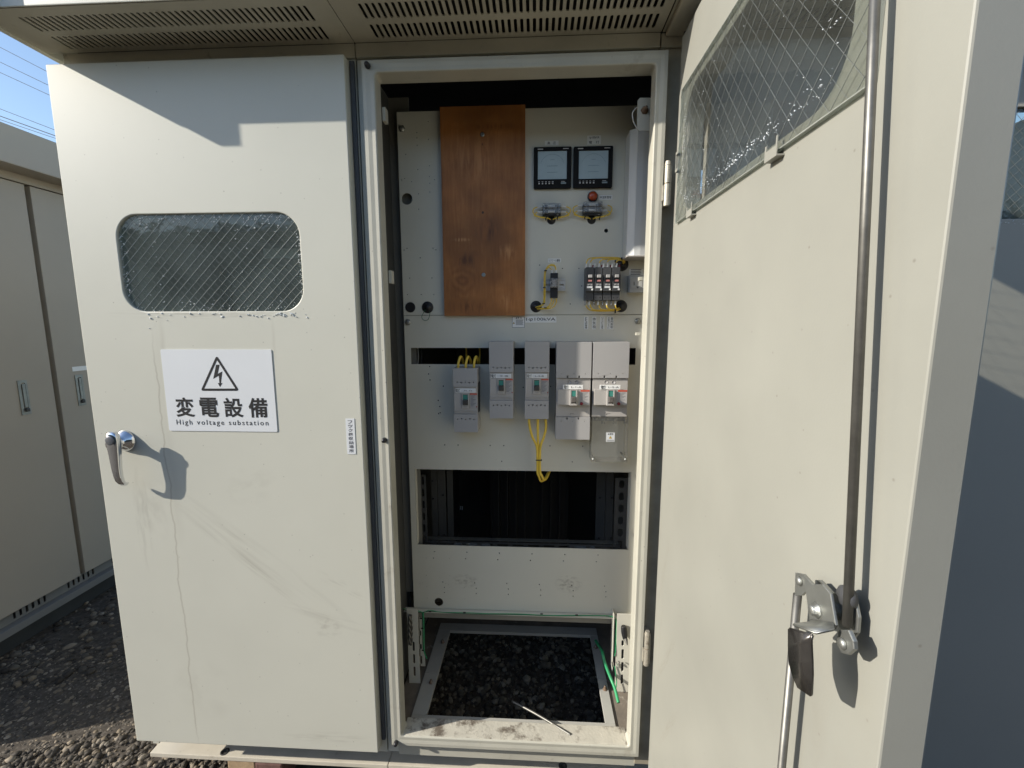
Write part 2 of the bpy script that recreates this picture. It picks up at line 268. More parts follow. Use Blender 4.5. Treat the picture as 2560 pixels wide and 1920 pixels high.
def boxes(name, lst, m, parent=None, bev=0.0):
    bm = bmesh.new()
    for b in lst: bm_box(bm, *b, bev)
    return from_bm(bm, name, m, parent)
def cyl(name, a, b, r, m, parent=None, r2=None, n=16, smooth=False):
    bm = bmesh.new(); add_cyl(bm, a, b, r, r2, n); return from_bm(bm, name, m, parent, smooth)
def add_cyl(bm, a, b, r, r2=None, n=16):
    a = Vector(a); b = Vector(b); d = b - a
    mt = Matrix.Translation((a + b) / 2) @ d.to_track_quat('Z', 'Y').to_matrix().to_4x4()
    bmesh.ops.create_cone(bm, cap_ends=True, segments=n, radius1=r, radius2=r if r2 is None else r2, depth=d.length, matrix=mt)
def smooth_path(pts, k=6):
    P = [Vector(p) for p in pts]
    if len(P) < 3: return P
    out = []
    for i in range(len(P) - 1):
        p0 = P[max(i - 1, 0)]; p1 = P[i]; p2 = P[i + 1]; p3 = P[min(i + 2, len(P) - 1)]
        for j in range(k):
            t = j / k; out.append(0.5 * ((2 * p1) + (p2 - p0) * t + (2 * p0 - 5 * p1 + 4 * p2 - p3) * t * t + (3 * p1 - p0 - 3 * p2 + p3) * t ** 3))
    out.append(P[-1]); return out
def add_tube(bm, pts, r, n=8, k=6):
    P = smooth_path(pts, k) if k else [Vector(p) for p in pts]
    rings = []; up = Vector((0.13, 0.31, 0.94)).normalized()
    for i, p in enumerate(P):
        d = (P[min(i + 1, len(P) - 1)] - P[max(i - 1, 0)]).normalized()
        s = d.cross(up)
        if s.length < 0.05: s = d.cross(Vector((1, 0, 0)))
        s.normalize(); u = s.cross(d).normalized(); up = u
        rr = r(i / (len(P) - 1)) if callable(r) else r
        rings.append([bm.verts.new(p + rr * (math.cos(2 * math.pi * q / n) * s + math.sin(2 * math.pi * q / n) * u)) for q in range(n)])
    for a, b in zip(rings, rings[1:]):
        for q in range(n): bm.faces.new((a[q], a[(q + 1) % n], b[(q + 1) % n], b[q])).smooth = True
    bm.faces.new(rings[0][::-1]); bm.faces.new(rings[-1])
def tube(name, pts, r, m, parent=None, n=8, k=6):
    bm = bmesh.new(); add_tube(bm, pts, r, n, k); bmesh.ops.recalc_face_normals(bm, faces=bm.faces); return from_bm(bm, name, m, parent)
def lathe(name, prof, c, axis, m, parent=None, n=32):
    """prof = [(r, h)...] revolved about axis through c"""
    bm = bmesh.new(); q = Vector(axis).to_track_quat('Z', 'Y'); rings = []
    for r, h in prof:
        rings.append([bm.verts.new(Vector(c) + q @ Vector((max(r, 1e-5) * math.cos(2 * math.pi * i / n), max(r, 1e-5) * math.sin(2 * math.pi * i / n), h))) for i in range(n)])
    for a, b in zip(rings, rings[1:]):
        for i in range(n): bm.faces.new((a[i], a[(i + 1) % n], b[(i + 1) % n], b[i])).smooth = True
    bm.faces.new(rings[-1]).smooth = True; bm.faces.new(rings[0][::-1])
    bmesh.ops.recalc_face_normals(bm, faces=bm.faces)
    return from_bm(bm, name, m, parent)
def rrect(u0, u1, v0, v1, r=0.0, k=6):
    if r <= 0: return [(u0, v0), (u1, v0), (u1, v1), (u0, v1)]
    out = []
    for cx, cy, a in ((u1 - r, v0 + r, -90), (u1 - r, v1 - r, 0), (u0 + r, v1 - r, 90), (u0 + r, v0 + r, 180)):
        for i in range(k + 1):
            t = math.radians(a + 90 * i / k); out.append((cx + r * math.cos(t), cy + r * math.sin(t)))
    return out
def circ(u, v, r, n=14): return [(u + r * math.cos(2 * math.pi * i / n), v + r * math.sin(2 * math.pi * i / n)) for i in range(n)]
RY = Matrix.Rotation(math.pi / 2, 4, 'X')                                        # sheet (u,v) -> world (x,z), facing -y
RX = Matrix(((0, 0, -1, 0), (-1, 0, 0, 0), (0, 1, 0, 0), (0, 0, 0, 1)))          # sheet (-u,v) -> world (y,z), facing -x
RXP = Matrix(((0, 0, 1, 0), (1, 0, 0, 0), (0, 1, 0, 0), (0, 0, 0, 1)))           # sheet (u,v) -> world (y,z), facing +x
def plate(name, outline, holes, plane, d0, th, m, parent=None, bev=0.0):
    """sheet with real holes. plane 'Y': d0..d0+th along y; 'X' along x; 'Z' along z"""
    c = bpy.data.curves.new(name, 'CURVE'); c.dimensions = '2D'; c.fill_mode = 'BOTH'; c.extrude = th / 2; c.resolution_u = 1
    for poly in [outline] + list(holes):
        sp = c.splines.new('POLY'); sp.points.add(len(poly) - 1); sp.use_cyclic_u = True
        for i, (u, v) in enumerate(poly): sp.points[i].co = ((-u if plane == 'X' else u), v, 0, 1)
    me = bpy.data.meshes.new_from_object(bpy.data.objects.new('tmp', c))
    if plane == 'Y': me.transform(Matrix.Translation((0, d0 + th / 2, 0)) @ RY)
    elif plane == 'X': me.transform(Matrix.Translation((d0 + th / 2, 0, 0)) @ RX)
    else: me.transform(Matrix.Translation((0, 0, d0 + th / 2)))
    bm = bmesh.new(); bm.from_mesh(me); bmesh.ops.remove_doubles(bm, verts=bm.verts, dist=1e-6); bmesh.ops.recalc_face_normals(bm, faces=bm.faces)
    if bev:
        es = [e for e in bm.edges if len(e.link_faces) == 2 and e.calc_face_angle(0) > 1.2]
        bmesh.ops.bevel(bm, geom=es, offset=bev, segments=2, affect='EDGES', profile=0.5)
    for f in bm.faces: f.smooth = False
    bm.to_mesh(me); bm.free()
    return link(name, me, m, parent)
def text(name, body, u, v, size, plane, d, m, parent, fit=None, weight=0.0, align='CENTER', th=0.0003, spacing=1.0):
    """flat lettering; fit = (width, height) in metres"""
    c = bpy.data.curves.new(name, 'FONT'); c.body = body; c.size = size; c.align_x = align; c.align_y = 'CENTER'; c.extrude = th / 2; c.offset = weight; c.resolution_u = 3; c.space_character = spacing
    me = bpy.data.meshes.new_from_object(bpy.data.objects.new('tmp', c))
    n = len(me.vertices)
    if n == 0: return None
    co = np.empty(n * 3); me.vertices.foreach_get('co', co); co = co.reshape(-1, 3)
    lo = co.min(0); hi = co.max(0); ce = (lo + hi) / 2; co[:, :2] -= ce[:2]
    if fit:
        if fit[0]: co[:, 0] *= fit[0] / (hi[0] - lo[0])
        if len(fit) > 1 and fit[1]: co[:, 1] *= fit[1] / (hi[1] - lo[1])
    me.vertices.foreach_set('co', co.ravel())
    if plane == 'Y': me.transform(Matrix.Translation((u, d, v)) @ RY)
    elif plane == 'XP': me.transform(Matrix.Translation((d, u, v)) @ RXP)
    return link(name, me, m, parent)
def poly_pts(l): return list(l)

# ================================================================== SETTING
ZB = 2.246                                   # underside of the eave
bm = bmesh.new(); bmesh.ops.create_grid(bm, x_segments=60, y_segments=60, size=400)
for v in bm.verts:
    v.co.x = math.copysign(abs(v.co.x / 400) ** 2.2 * 400, v.co.x); v.co.y = math.copysign(abs(v.co.y / 400) ** 2.2 * 400, v.co.y)
g = from_bm(bm, 'ground', soil); tag(g, None, None, kind='structure')

def ico(sub):
    b = bmesh.new(); bmesh.ops.create_icosphere(b, subdivisions=sub, radius=1); v = np.array([x.co[:] for x in b.verts]); f = np.array([[q.index for q in x.verts] for x in b.faces]); b.free(); return v, f
IV, IF = ico(2); IV1, IF1 = ico(1)
def stones(name, pts, radii, m, label, cat, base=(IV, IF), squash=(0.45, 0.8)):
    v0, f0 = base; n = len(pts); nv = len(v0)
    V = np.empty((n, nv, 3)); 
    kk = rng.normal(size=(n, 3, 3)); sc = np.stack([rng.uniform(0.7, 1.25, n), rng.uniform(0.6, 1.0, n), rng.uniform(*squash, n)], 1)
    for i in range(n):
        d = v0.copy(); d *= (1 + 0.16 * np.sin(d @ kk[i].T * 1.8)).mean(1)[:, None] + 0.07 * np.sin(3.1 * d @ kk[i, 0])[:, None]
        d = d * (1 + 0.10 * rng.normal(size=(nv, 1))) * sc[i]; a = rng.uniform(0, 6.28); t = rng.normal(0, 0.35); ca, sa = math.cos(a), math.sin(a); ct, st = math.cos(t), math.sin(t)
        R = np.array([[ca, -sa, 0], [sa, ca, 0], [0, 0, 1]]) @ np.array([[1, 0, 0], [0, ct, -st], [0, st, ct]])
        V[i] = d @ R.T * radii[i] + pts[i]
    F = (f0[None] + (np.arange(n) * nv)[:, None, None]).reshape(-1, 3)
    me = bpy.data.meshes.new(name); me.vertices.add(n * nv); me.vertices.foreach_set('co', V.reshape(-1)); k = len(F)
    me.loops.add(k * 3); me.loops.foreach_set('vertex_index', F.reshape(-1).astype(np.int32)); me.polygons.add(k)
    me.polygons.foreach_set('loop_start', np.arange(0, k * 3, 3, dtype=np.int32)); me.update(calc_edges=True)
    o = link(name, me, m, None, smooth=(nv > 50 or m == drop_m)); tag(o, label, cat, kind='stuff'); return o
def field(n, x0, x1, y0, y1, rlo, rhi, z=0.0):
    p = np.stack([rng.uniform(x0, x1, n), rng.uniform(y0, y1, n), np.zeros(n)], 1); r = rlo + (rhi - rlo) * rng.random(n) ** 2.6; p[:, 2] = z + r * rng.uniform(-0.1, 0.35, n); return p, r
p1, r1 = field(16000, -2.5, -0.85, -0.35, 0.65, 0.003, 0.0155)
deep = p1[:, 1] > 0.22 + (p1[:, 0] + 1.541) / 2.9 + 0.02; p1[deep, 2] -= 0.55 * r1[deep]
p2, r2 = field(2600, -3.2, -0.4, 0.4, 2.2, 0.006, 0.024)
stones('gravel', np.concatenate([p1]), r1, stone, 'grey river gravel on the ground at the lower left, sunlit in front and shaded behind', 'gravel', base=(IV1, IF1))
stones('gravel', p2, r2, stone, 'dark shaded gravel between the two cabinets', 'gravel', base=(IV1, IF1))
p3, r3 = field(9000, -3.0, 2.4, -2.2, 0.10, 0.006, 0.022)
stones('gravel', p3, r3, stone, 'sunlit loose gravel in front of the open cabinet', 'gravel', base=(IV1, IF1))
p4, r4 = field(6500, -0.60, 0.50, 0.10, 1.25, 0.003, 0.019, z=0.045)
box('pit_bed', -0.66, 0.56, 0.17, 1.34, 0.0, 0.040, soil)['kind'] = 'structure'
stones('pit_gravel', p4, r4, stone2, 'dark gravel seen through the rectangular hole in the cabinet floor', 'gravel', base=(IV1, IF1))

# ================================================================== OPEN CABINET
cab = thing('switchgear_cabinet', 'beige outdoor electrical cabinet with its right door swung open and left door shut', 'electrical cabinet', (0.15, 0.6, 0.0))
# shell
XL, XR, YB = -1.225, 1.70, 1.35
box('side_wall', XL, XL + 0.02, 0.004, YB, 0.21, ZB, paint, cab)
box('side_wall', XR - 0.02, XR, 0.004, YB, 0.21, ZB, paint, cab)
bq0, bq1 = (-0.4884,0.4500), (-0.4301,0.4215); bs_ = (bq1[0] - bq0[0]) / 5
bslots = [rrect(bq0[0] + bs_ * i, bq0[0] + bs_ * i + bs_ * 0.5, bq1[1], bq0[1], 0.004, 3) for i in range(5)]
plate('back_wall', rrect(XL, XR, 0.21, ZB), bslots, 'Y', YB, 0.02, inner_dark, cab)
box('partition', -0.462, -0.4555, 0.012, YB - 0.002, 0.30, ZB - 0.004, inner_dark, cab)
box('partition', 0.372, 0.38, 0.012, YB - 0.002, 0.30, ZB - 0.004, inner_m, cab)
# roof, eave with end cap and two soffit sheets with real slots
box('roof', -1.262, XR + 0.03, -0.160, YB + 0.05, 2.380, 2.41, dark, cab, 0.004)
box('eave_backing', XL + 0.022, XR, 0.0190, 0.0220, 2.2120, 2.3790, dark, cab)
box('eave_backing', -1.2600, XR, -0.1590, 0.0180, 2.3000, 2.3020, dark, cab)
box('eave_fascia', -1.262, XR + 0.03, -0.1640, -0.1605, ZB + 0.001, 2.42, paint, cab, 0.002)
box('eave_end_cap', -1.276, -1.222, -0.1975, -0.1645, ZB - 0.002, 2.43, paint, cab, 0.004)
box('eave_side_trim', -1.276, -1.2615, -0.1642, YB + 0.05, ZB - 0.004, 2.43, paint, cab, 0.003)
def slots(xa, xb, n):
    h = []
    for (ya, yb) in ((-0.1325, -0.0835), (-0.0645, -0.0150)):
        for i in range(n):
            x = xa + (xb - xa) * i / (n - 1); h.append(rrect(x - 0.0037, x + 0.0037, ya, yb, 0.0036, 3))
    return h
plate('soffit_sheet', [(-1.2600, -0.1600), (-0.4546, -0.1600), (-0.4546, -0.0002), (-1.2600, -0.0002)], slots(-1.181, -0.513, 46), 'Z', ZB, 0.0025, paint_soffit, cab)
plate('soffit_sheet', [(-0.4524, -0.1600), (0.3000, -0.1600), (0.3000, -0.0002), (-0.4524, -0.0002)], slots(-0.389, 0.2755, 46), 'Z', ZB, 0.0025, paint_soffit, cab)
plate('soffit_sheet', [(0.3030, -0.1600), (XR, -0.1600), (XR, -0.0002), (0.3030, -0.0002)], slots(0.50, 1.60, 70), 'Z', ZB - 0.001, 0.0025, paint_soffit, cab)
box('soffit_rib', 0.3085, 0.3500, -0.1580, -0.0010, ZB - 0.0135, ZB - 0.0012, paint_soffit, cab, 0.006)
box('lintel', XL, -0.4546, 0.0, 0.018, 2.2125, ZB - 0.0005, paint_soffit, cab, 0.0015)
box('lintel', -0.4524, 0.2985, 0.0, 0.018, 2.2125, ZB - 0.0005, paint_soffit, cab, 0.0015)
box('lintel', 0.3010, XR, 0.0, 0.018, 2.2125, ZB - 0.0025, paint_soffit, cab, 0.0015)
# front posts round the opening
box('front_post', -0.4815, -0.4560, 0.006, 0.05, 0.2200, 2.2115, paint, cab, 0.001)
box('front_post', -0.4530, -0.4200, 0.008, 0.05, 0.2200, 2.2110, paint, cab, 0.001)
box('door_gasket', -0.4690, -0.4575, -0.003, 0.0055, 0.2700, 2.2050, rubber, cab, 0.002)
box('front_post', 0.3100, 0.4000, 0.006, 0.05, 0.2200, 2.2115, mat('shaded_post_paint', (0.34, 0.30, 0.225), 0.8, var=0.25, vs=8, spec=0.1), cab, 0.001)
box('front_rail', -0.4200, 0.3100, 0.009, 0.04, 2.1700, 2.2112, paint_frame, cab)
box('front_rail', -0.4200, 0.3100, 0.009, 0.04, 0.2100, 0.2960, paint_frame, cab)
box('front_rail', XL, -0.4815, 0.006, 0.04, 0.2200, 0.2720, paint, cab)
box('front_rail', 0.4000, XR, 0.006, 0.04, 0.2200, 0.2720, paint, cab)
box('front_rail', XL, -0.4815, 0.006, 0.04, 2.18, 2.2115, paint, cab)
# raised rain channel round the opening: bevelled profile swept round the rectangle
def channel():
    bm = bmesh.new()
    xo0, xo1, zo0, zo1 = -0.4312, 0.3138, 0.2735, 2.1948
    xi0, xi1, zi0, zi1 = -0.4000, 0.2862, 0.3055, 2.1662
    prof = [(0.0, 0.0095), (0.0, -0.0185), (0.0015, -0.0200), (0.30, -0.0205), (0.62, -0.0192), (0.90, -0.0200), (0.97, -0.0188), (1.0, -0.0160), (1.0, 0.0220), (0.93, 0.0220), (0.93, -0.010)]
    rings = []
    for t, y in prof:
        x0 = xo0 + (xi0 - xo0) * t; x1 = xo1 + (xi1 - xo1) * t; z0 = zo0 + (zi0 - zo0) * t; z1 = zo1 + (zi1 - zo1) * t
        ring = []
        cr_ = 0.010 if t >= 0.9 else 0.002
        for (u, v) in rrect(x0, x1, z0, z1, cr_, 4): ring.append(bm.verts.new((u, y, v)))
        rings.append(ring)
    for a, b in zip(rings, rings[1:]):
        n = len(a)
        for i in range(n): bm.faces.new((a[i], a[(i + 1) % n], b[(i + 1) % n], b[i]))
    bmesh.ops.recalc_face_normals(bm, faces=bm.faces); return bm
fr = from_bm(channel(), 'opening_frame', paint_frame, cab, smooth=False)
fr.data.polygons.foreach_set('use_smooth', [False] * len(fr.data.polygons))
for (u, v) in ((-0.4152,2.1812), (-0.4132,1.2332), (-0.4166,0.2844)):
    lathe('rubber_stop', [(0.0072, 0), (0.0072, 0.002), (0.0062, 0.010), (0.0045, 0.013), (0, 0.0135)], (u, -0.0195, v), (0, -1, 0), black, cab, 16)
# door latch tabs seen on the left inner edge
for z in ((-0.3991,2.0929), (-0.4011,1.6807)):
    box('strike_tab', -0.3985, -0.3900, 0.023, 0.045, z[1] - 0.020, z[1] + 0.014, paint_frame, cab, 0.001)
# sill with peeling paint, floor tray and pit frame
box('sill', -0.3990, 0.2855, -0.0155, 0.0440, 0.2850, 0.3072, peeled, cab, 0.001)
PX0, PX1, PY0, PY1 = -0.3453, 0.2311, 0.0720, 0.4680
plate('floor_tray', rrect(-0.4550, 0.3710, 0.0450, 0.90), [rrect(-0.395, 0.262, 0.049, 0.515)], 'Z', 0.2800, 0.0040, dirty_floor, cab)
box('pit_rim', -0.3941, 0.2615, 0.0460, PY0, 0.2780, 0.2900, pit_m, cab, 0.001)
box('pit_rim', -0.3941, 0.2615, PY1, PY1 + 0.045, 0.2780, 0.2900, pit_m, cab, 0.001)
for x0, x1 in ((-0.3941, PX0), (PX1, 0.2615)):
    box('pit_rim', x0, x1, PY0 + 0.0005, 0.2440, 0.2780, 0.2898, pit_m, cab, 0.0005)
    box('pit_rim', x0, x1, 0.2455, PY1 - 0.0005, 0.2780, 0.2898, pit_m, cab, 0.0005)
for p in ((-0.3620,0.3980,0.2920), (-0.3614,0.1992,0.2920), (0.2447,0.3988,0.2920), (0.2495,0.2017,0.2920)):
    lathe('rim_bolt', [(0.0085, 0), (0.0085, 0.0015), (0.0062, 0.002), (0.0062, 0.007), (0.003, 0.0075), (0.003, 0.014), (0, 0.0145)], (p[0], p[1], 0.2895), (0, 0, 1), rust, cab, 6)
# base channel
BA, BB, BC = (-1.2893,0.0475), (-0.4342,0.0529), (-1.2922,0.0857)
BY = (BA[1] + BB[1]) / 2; SX = (-0.4735,0.0589)[0]
box('sub_frame', XL + 0.01, XR, 0.1080, 0.1200, 0.1205, 0.2190, mat('sub_frame_paint', (0.20, 0.19, 0.17), 0.6), cab)
box('floor_edge', XL, XR, 0.0420, 0.1075, 0.2050, 0.2090, dark, cab)
box('base_rail', BA[0], SX - 0.001, BY, 0.1600, 0.1040, 0.1200, paint_base, cab, 0.002)
box('base_rail', SX + 0.001, XR, BY, 0.1600, 0.1040, 0.1200, paint_base, cab, 0.002)
box('base_web', BA[0] + 0.02, XR, 0.1500, 0.1590, 0.0200, 0.1035, dark, cab)
box('base_web', BA[0] + 0.01, BA[0] + 0.02, 0.1610, YB, 0.0200, 0.1200, paint, cab)
box('threshold_plate', 0.3000, 0.4600, BY + 0.02, 0.1070, 0.1205, 0.1250, paint_frame, cab)
for (u, v) in ((-1.0392,0.0666), (0.0981,0.0755)):
    lathe('drain_hole', [(0.014, 0), (0.014, 0.0006), (0.009, 0.0008), (0.009, 0.0003), (0, 0.0003)], (u, v, 0.1201), (0, 0, 1), dark, cab, 14)

# ---------------- mounting panels
HS = [(-0.3280,2.1611),(-0.3639,2.1301),(-0.3644,2.1149),(-0.3286,2.1101),(-0.3642,2.0940),(-0.4003,2.0681),(-0.3282,2.0338),(-0.3642,2.0239),(-0.3286,2.0028),(-0.3127,1.9927),(-0.4158,1.9933),(-0.4063,1.9980),(-0.3851,1.9882),(-0.3283,1.9827),(-0.3286,1.9567),(-0.3643,1.9519),(-0.3649,1.9061),(-0.3230,1.7877),(-0.3137,1.7829),(-0.4158,1.7831),(-0.4062,1.7881),(-0.3650,1.7585),(-0.4008,1.6960),(-0.3290,1.6959),(-0.4099,1.6447),(-0.3653,1.6445),(-0.3241,1.6447),(0.0136,1.7328),(0.0848,1.7220),(0.1361,1.7220),(0.1458,1.6680),(0.1109,1.6124)]
HB = [((0.2169,1.8341), 0.0060), ((-0.4010,1.9372), 0.0175), ((-0.3452,1.6037), 0.0165), ((0.0488,1.8674), 0.0115), ((0.1718,1.8669), 0.0115), ((0.0029,1.6046), 0.0160), ((0.2678,1.7323), 0.0180), ((0.2697,1.6049), 0.0165)]
YP = 0.235
ul, ut = (-0.4239,2.1897); sl = (-0.4245,1.5786)
plate('upper_panel', rrect(ul, 0.355, sl[1] + 0.0008, ut), [circ(u, v, 0.0019, 8) for u, v in HS] + [circ(c[0], c[1], r, 20) for c, r in HB], 'Y', YP, 0.0023, panel_m, cab)
HL = [(-0.3438,1.4127),(-0.3488,1.3878),(-0.3442,1.3680),(-0.3006,1.3479),(-0.3186,1.3000),(-0.3135,1.2794),(-0.3131,1.2584),(-0.3185,1.2552),(-0.3004,1.1487),(-0.2551,1.1488),(-0.1471,1.1489),(-0.1018,1.1490),(-0.1091,1.0947),(0.0515,1.1497),(0.1593,1.1502),(0.1257,1.0959),(0.0516,1.3486),(-0.0372,1.3451),
 (-0.3443,0.7664),(-0.3493,0.7422),(-0.2315,0.7666),(-0.2367,0.7425),(-0.1189,0.7668),(-0.1244,0.7422),(-0.0062,0.7670),(-0.0114,0.7431),(0.1062,0.7678),(0.1013,0.7440),(0.2188,0.7686),(0.2136,0.7443),(-0.3183,0.6535),(-0.3133,0.6332),(-0.3138,0.6133),(-0.2061,0.6535),(-0.2010,0.6333),(-0.2012,0.6134),(-0.0937,0.6541),(-0.0884,0.6339),(-0.0884,0.6142),(0.0195,0.6547),(0.0244,0.6341),(0.0245,0.6144),(0.1317,0.6553),(0.1368,0.6348),(0.1367,0.6146),(0.2437,0.6554),(0.2489,0.6350),(0.2490,0.6154)]
HM = [(-0.3757,0.6773),(-0.2938,0.6775),(-0.3753,0.6347),(-0.2936,0.6344),(-0.3754,0.5912),(-0.2940,0.5910),(-0.2423,0.6343),(-0.2419,0.5915),(-0.3080,0.6485),(-0.2983,0.6442),(-0.3919,0.6477),(-0.4003,0.6439),(-0.3749,0.7421),(-0.2934,0.7426),(-0.3492,0.7663)]
s0 = (-0.4048,1.4735); s1 = (0.3203,1.4202); w0 = (-0.4060,1.0632); w1 = (0.3201,0.7905); bl = (-0.4264,0.5528)
big = (-0.3344,0.5772)
plate('lower_panel', rrect(ul, 0.355, bl[1], sl[1] - 0.0008), [circ(u, v, 0.0023, 8) for u, v in HL] + [circ(u, v, 0.0013, 6) for u, v in HM] +
      [circ(big[0], big[1], 0.0155, 24), rrect(s0[0], s1[0], s1[1], s0[1]), rrect(w0[0], w1[0], w1[1], w0[1])], 'Y', YP, 0.0023, panel_m, cab)
box('panel_fold', ul, 0.355, YP + 0.0028, YP + 0.020, sl[1] + 0.0005, sl[1] + 0.0022, panel_m, cab)
box('panel_return', ul, ul + 0.002, YP + 0.0025, YP + 0.03, bl[1], ut, panel_m, cab)
box('window_return', w0[0] + 0.0005, w0[0] + 0.0025, YP + 0.0030, YP + 0.025, w1[1], w0[1], panel_m, cab)
box('window_return', w1[0] - 0.0022, w1[0] - 0.0002, YP + 0.0030, YP + 0.03, w1[1], w0[1], panel_m, cab)
for (c, r) in HB[2:]:
    lathe('grommet', [(r * 0.72, 0.004), (r * 0.72, -0.003), (r * 1.02, -0.003), (r * 1.14, -0.001), (r * 1.14, 0.001), (r * 0.80, 0.0035), (r * 0.72, 0.0035)][::-1], (c[0], YP, c[1]), (0, -1, 0), black, cab, 24)
c, r = (-0.4012,1.6039), 0.0165
lathe('hole_plug', [(r, 0), (r, 0.0015), (r * 0.9, 0.003), (r * 0.7, 0.002), (0, 0.0022)], (c[0], YP - 0.0002, c[1]), (0, -1, 0), black, cab, 24)
for (u, v) in ((-0.4099,2.1420), (-0.4110,1.5563), (0.3234,1.5581)):
    lathe('panel_bolt', [(0.0105, 0), (0.0105, 0.001), (0.0078, 0.0015), (0.0078, 0.006), (0.006, 0.007), (0, 0.0072)], (u, YP, v), (0, -1, 0), zinc, cab, 6)
# fixed angles seen beside the panels
box('inner_post', -0.4500, (-0.4355,1.5623)[0] , 0.100, 0.104, 0.284, 2.24, inner_m, cab)
box('inner_post', (-0.4621,2.0598)[0], -0.4220 + 0.030, 0.255, 0.259, 0.60, 2.24, inner_mid, cab)
box('inner_post', -0.4550, -0.4450, 0.262, 0.300, 0.30, 2.24, dark, cab)
box('inner_rail', -0.4550, 0.3710, 0.215, 0.240, bl[1] - 0.0045, bl[1] - 0.0022, panel_m, cab)
box('inner_rail', -0.4550, 0.3710, 0.2395, 0.2425, bl[1] - 0.040, bl[1] - 0.0046, inner_m, cab)
# slotted strut in the window: uprights, rail, side sheets
def slotted(name, u0, u1, v0, v1, plane, d, th, n, m, vertical=True, sw=0.4, gap=0.35):
    hs = []; uc = (u0 + u1) / 2; vc = (v0 + v1) / 2
    for i in range(n):
        if vertical:
            a = v0 + (v1 - v0) * (i + gap / 2) / n; b = v0 + (v1 - v0) * (i + 1 - gap / 2) / n; w = (u1 - u0) * sw / 2; hs.append(rrect(uc - w, uc + w, a, b, w * 0.95, 4))
        else:
            a = u0 + (u1 - u0) * (i + gap / 2) / n; b = u0 + (u1 - u0) * (i + 1 - gap / 2) / n; w = (v1 - v0) * sw / 2; hs.append(rrect(a, b, vc - w, vc + w, w * 0.95, 4))
    return plate(name, rrect(u0, u1, v0, v1), hs, plane, d, th, m, cab)
a = (-0.4068,1.0405); b = (-0.3850,0.7855)
slotted('slotted_upright', a[0], b[0], 0.62, 1.02, 'Y', 0.300, 0.003, 9, inner_dark)
a = (0.2817,1.0515); b = (0.3114,0.8028)
slotted('slotted_upright', a[0], b[0] + 0.015, 0.62, 1.02, 'Y', 0.300, 0.003, 9, inner_dark)
a = (-0.4174,0.7679); b = (0.3035,0.7645)
slotted('slotted_rail', a[0], b[0], (-0.4178,0.7541)[1], (-0.4172,0.7729)[1], 'Y', 0.296, 0.003, 13, inner_dark, False, 0.45, 0.25)
box('slotted_rail_lip', a[0], b[0], 0.300, 0.320, (-0.4171,0.7769)[1], (-0.4170,0.7784)[1], zinc, cab)
a = (-0.3961,0.9998); b = (-0.3715,1.0002); c = (-0.3402,1.0007); d = (-0.3257,1.0009)
box('rear_sheet', a[0], b[0] - 0.001, 0.42, 0.424, 0.45, 1.15, inner_dark, cab)
box('rear_sheet', b[0] + 0.001, c[0], 0.42, 0.424, 0.45, 1.15, inner_dark, cab)
box('rear_sheet', c[0] + 0.004, d[0] + 0.012, 0.43, 0.434, 0.45, 1.15, inner_dark, cab)
a = (0.2284,1.0097); b = (0.2692,1.0104); c = (0.3014,1.0109)
box('rear_sheet', a[0] + 0.006, b[0] - 0.001, 0.42, 0.424, 0.45, 1.15, inner_dark, cab)
box('rear_sheet', b[0] + 0.001, c[0] - 0.003, 0.42, 0.424, 0.45, 1.15, inner_dark, cab)
for p in ((-0.3901,0.9526), (-0.3896,0.8807), (-0.3510,0.8966), (-0.3498,0.7358), (0.2488,0.8986), (0.2934,0.8995), (0.2474,0.7365), (0.2944,0.7388)):
    lathe('push_rivet', [(0.0045, 0), (0.0045, 0.002), (0.003, 0.004), (0, 0.0042)], (p[0], 0.4195, p[1]), (0, -1, 0), black, cab, 10)
# slotted brackets below the panels
def bracket(poly, holes, d):
    plate('slotted_bracket', poly, [rrect(*h, 0.0035, 4) for h in holes], 'Y', d, 0.0028, panel_m, cab)
a = (-0.4398,0.5678); b = (-0.3996,0.2917)
m0 = (-0.4231,0.4331); m1 = (-0.4165,0.4099); m2 = (-0.4233,0.3991); m3 = (-0.4163,0.3621); m4 = (-0.4240,0.3504); m5 = (-0.4165,0.3128)
xa = (m2[0] + m3[0]) / 2
bracket(rrect(a[0], b[0] - 0.001, 0.2855, a[1] + 0.005), [(xa - 0.0038, xa + 0.0038, m1[1], m0[1] + 0.014), (xa - 0.0038, xa + 0.0038, m3[1], m2[1]), (xa - 0.0038, xa + 0.0038, m5[1], m4[1])], 0.200)
a = (-0.4146,0.5198); b = (-0.3975,0.3014); m0 = (-0.4126,0.3433); m1 = (-0.4136,0.3095); m2 = (-0.4113,0.3829); m3 = (-0.4097,0.4371)
bracket(rrect(a[0], b[0], b[1], a[1]), [(m0[0] - 0.0045, m0[0] + 0.0045, m1[1], m0[1]), (m0[0] - 0.0045, m0[0] + 0.0045, m2[1] - 0.013, m2[1] + 0.008), (m0[0] - 0.0045, m0[0] + 0.0045, m3[1] - 0.014, m3[1] + 0.008)], 0.260)
a = (0.2840,0.5731); b = (0.3377,0.2925)
hs = [(0.3044,0.4811), (0.3051,0.4597), (0.3055,0.4475), (0.3066,0.4108), (0.3061,0.3990), (0.3073,0.3630), (0.3062,0.3516), (0.3074,0.3153)]
bracket(rrect(a[0] - 0.001, 0.352, 0.2855, a[1] + 0.005), [(hs[2 * i][0] - 0.0042, hs[2 * i][0] + 0.0042, hs[2 * i + 1][1], hs[2 * i][1]) for i in range(4)], 0.200)
box('slotted_bracket', a[0] - 0.013, a[0] - 0.010, 0.203, 0.235, 0.36, a[1], panel_m, cab)
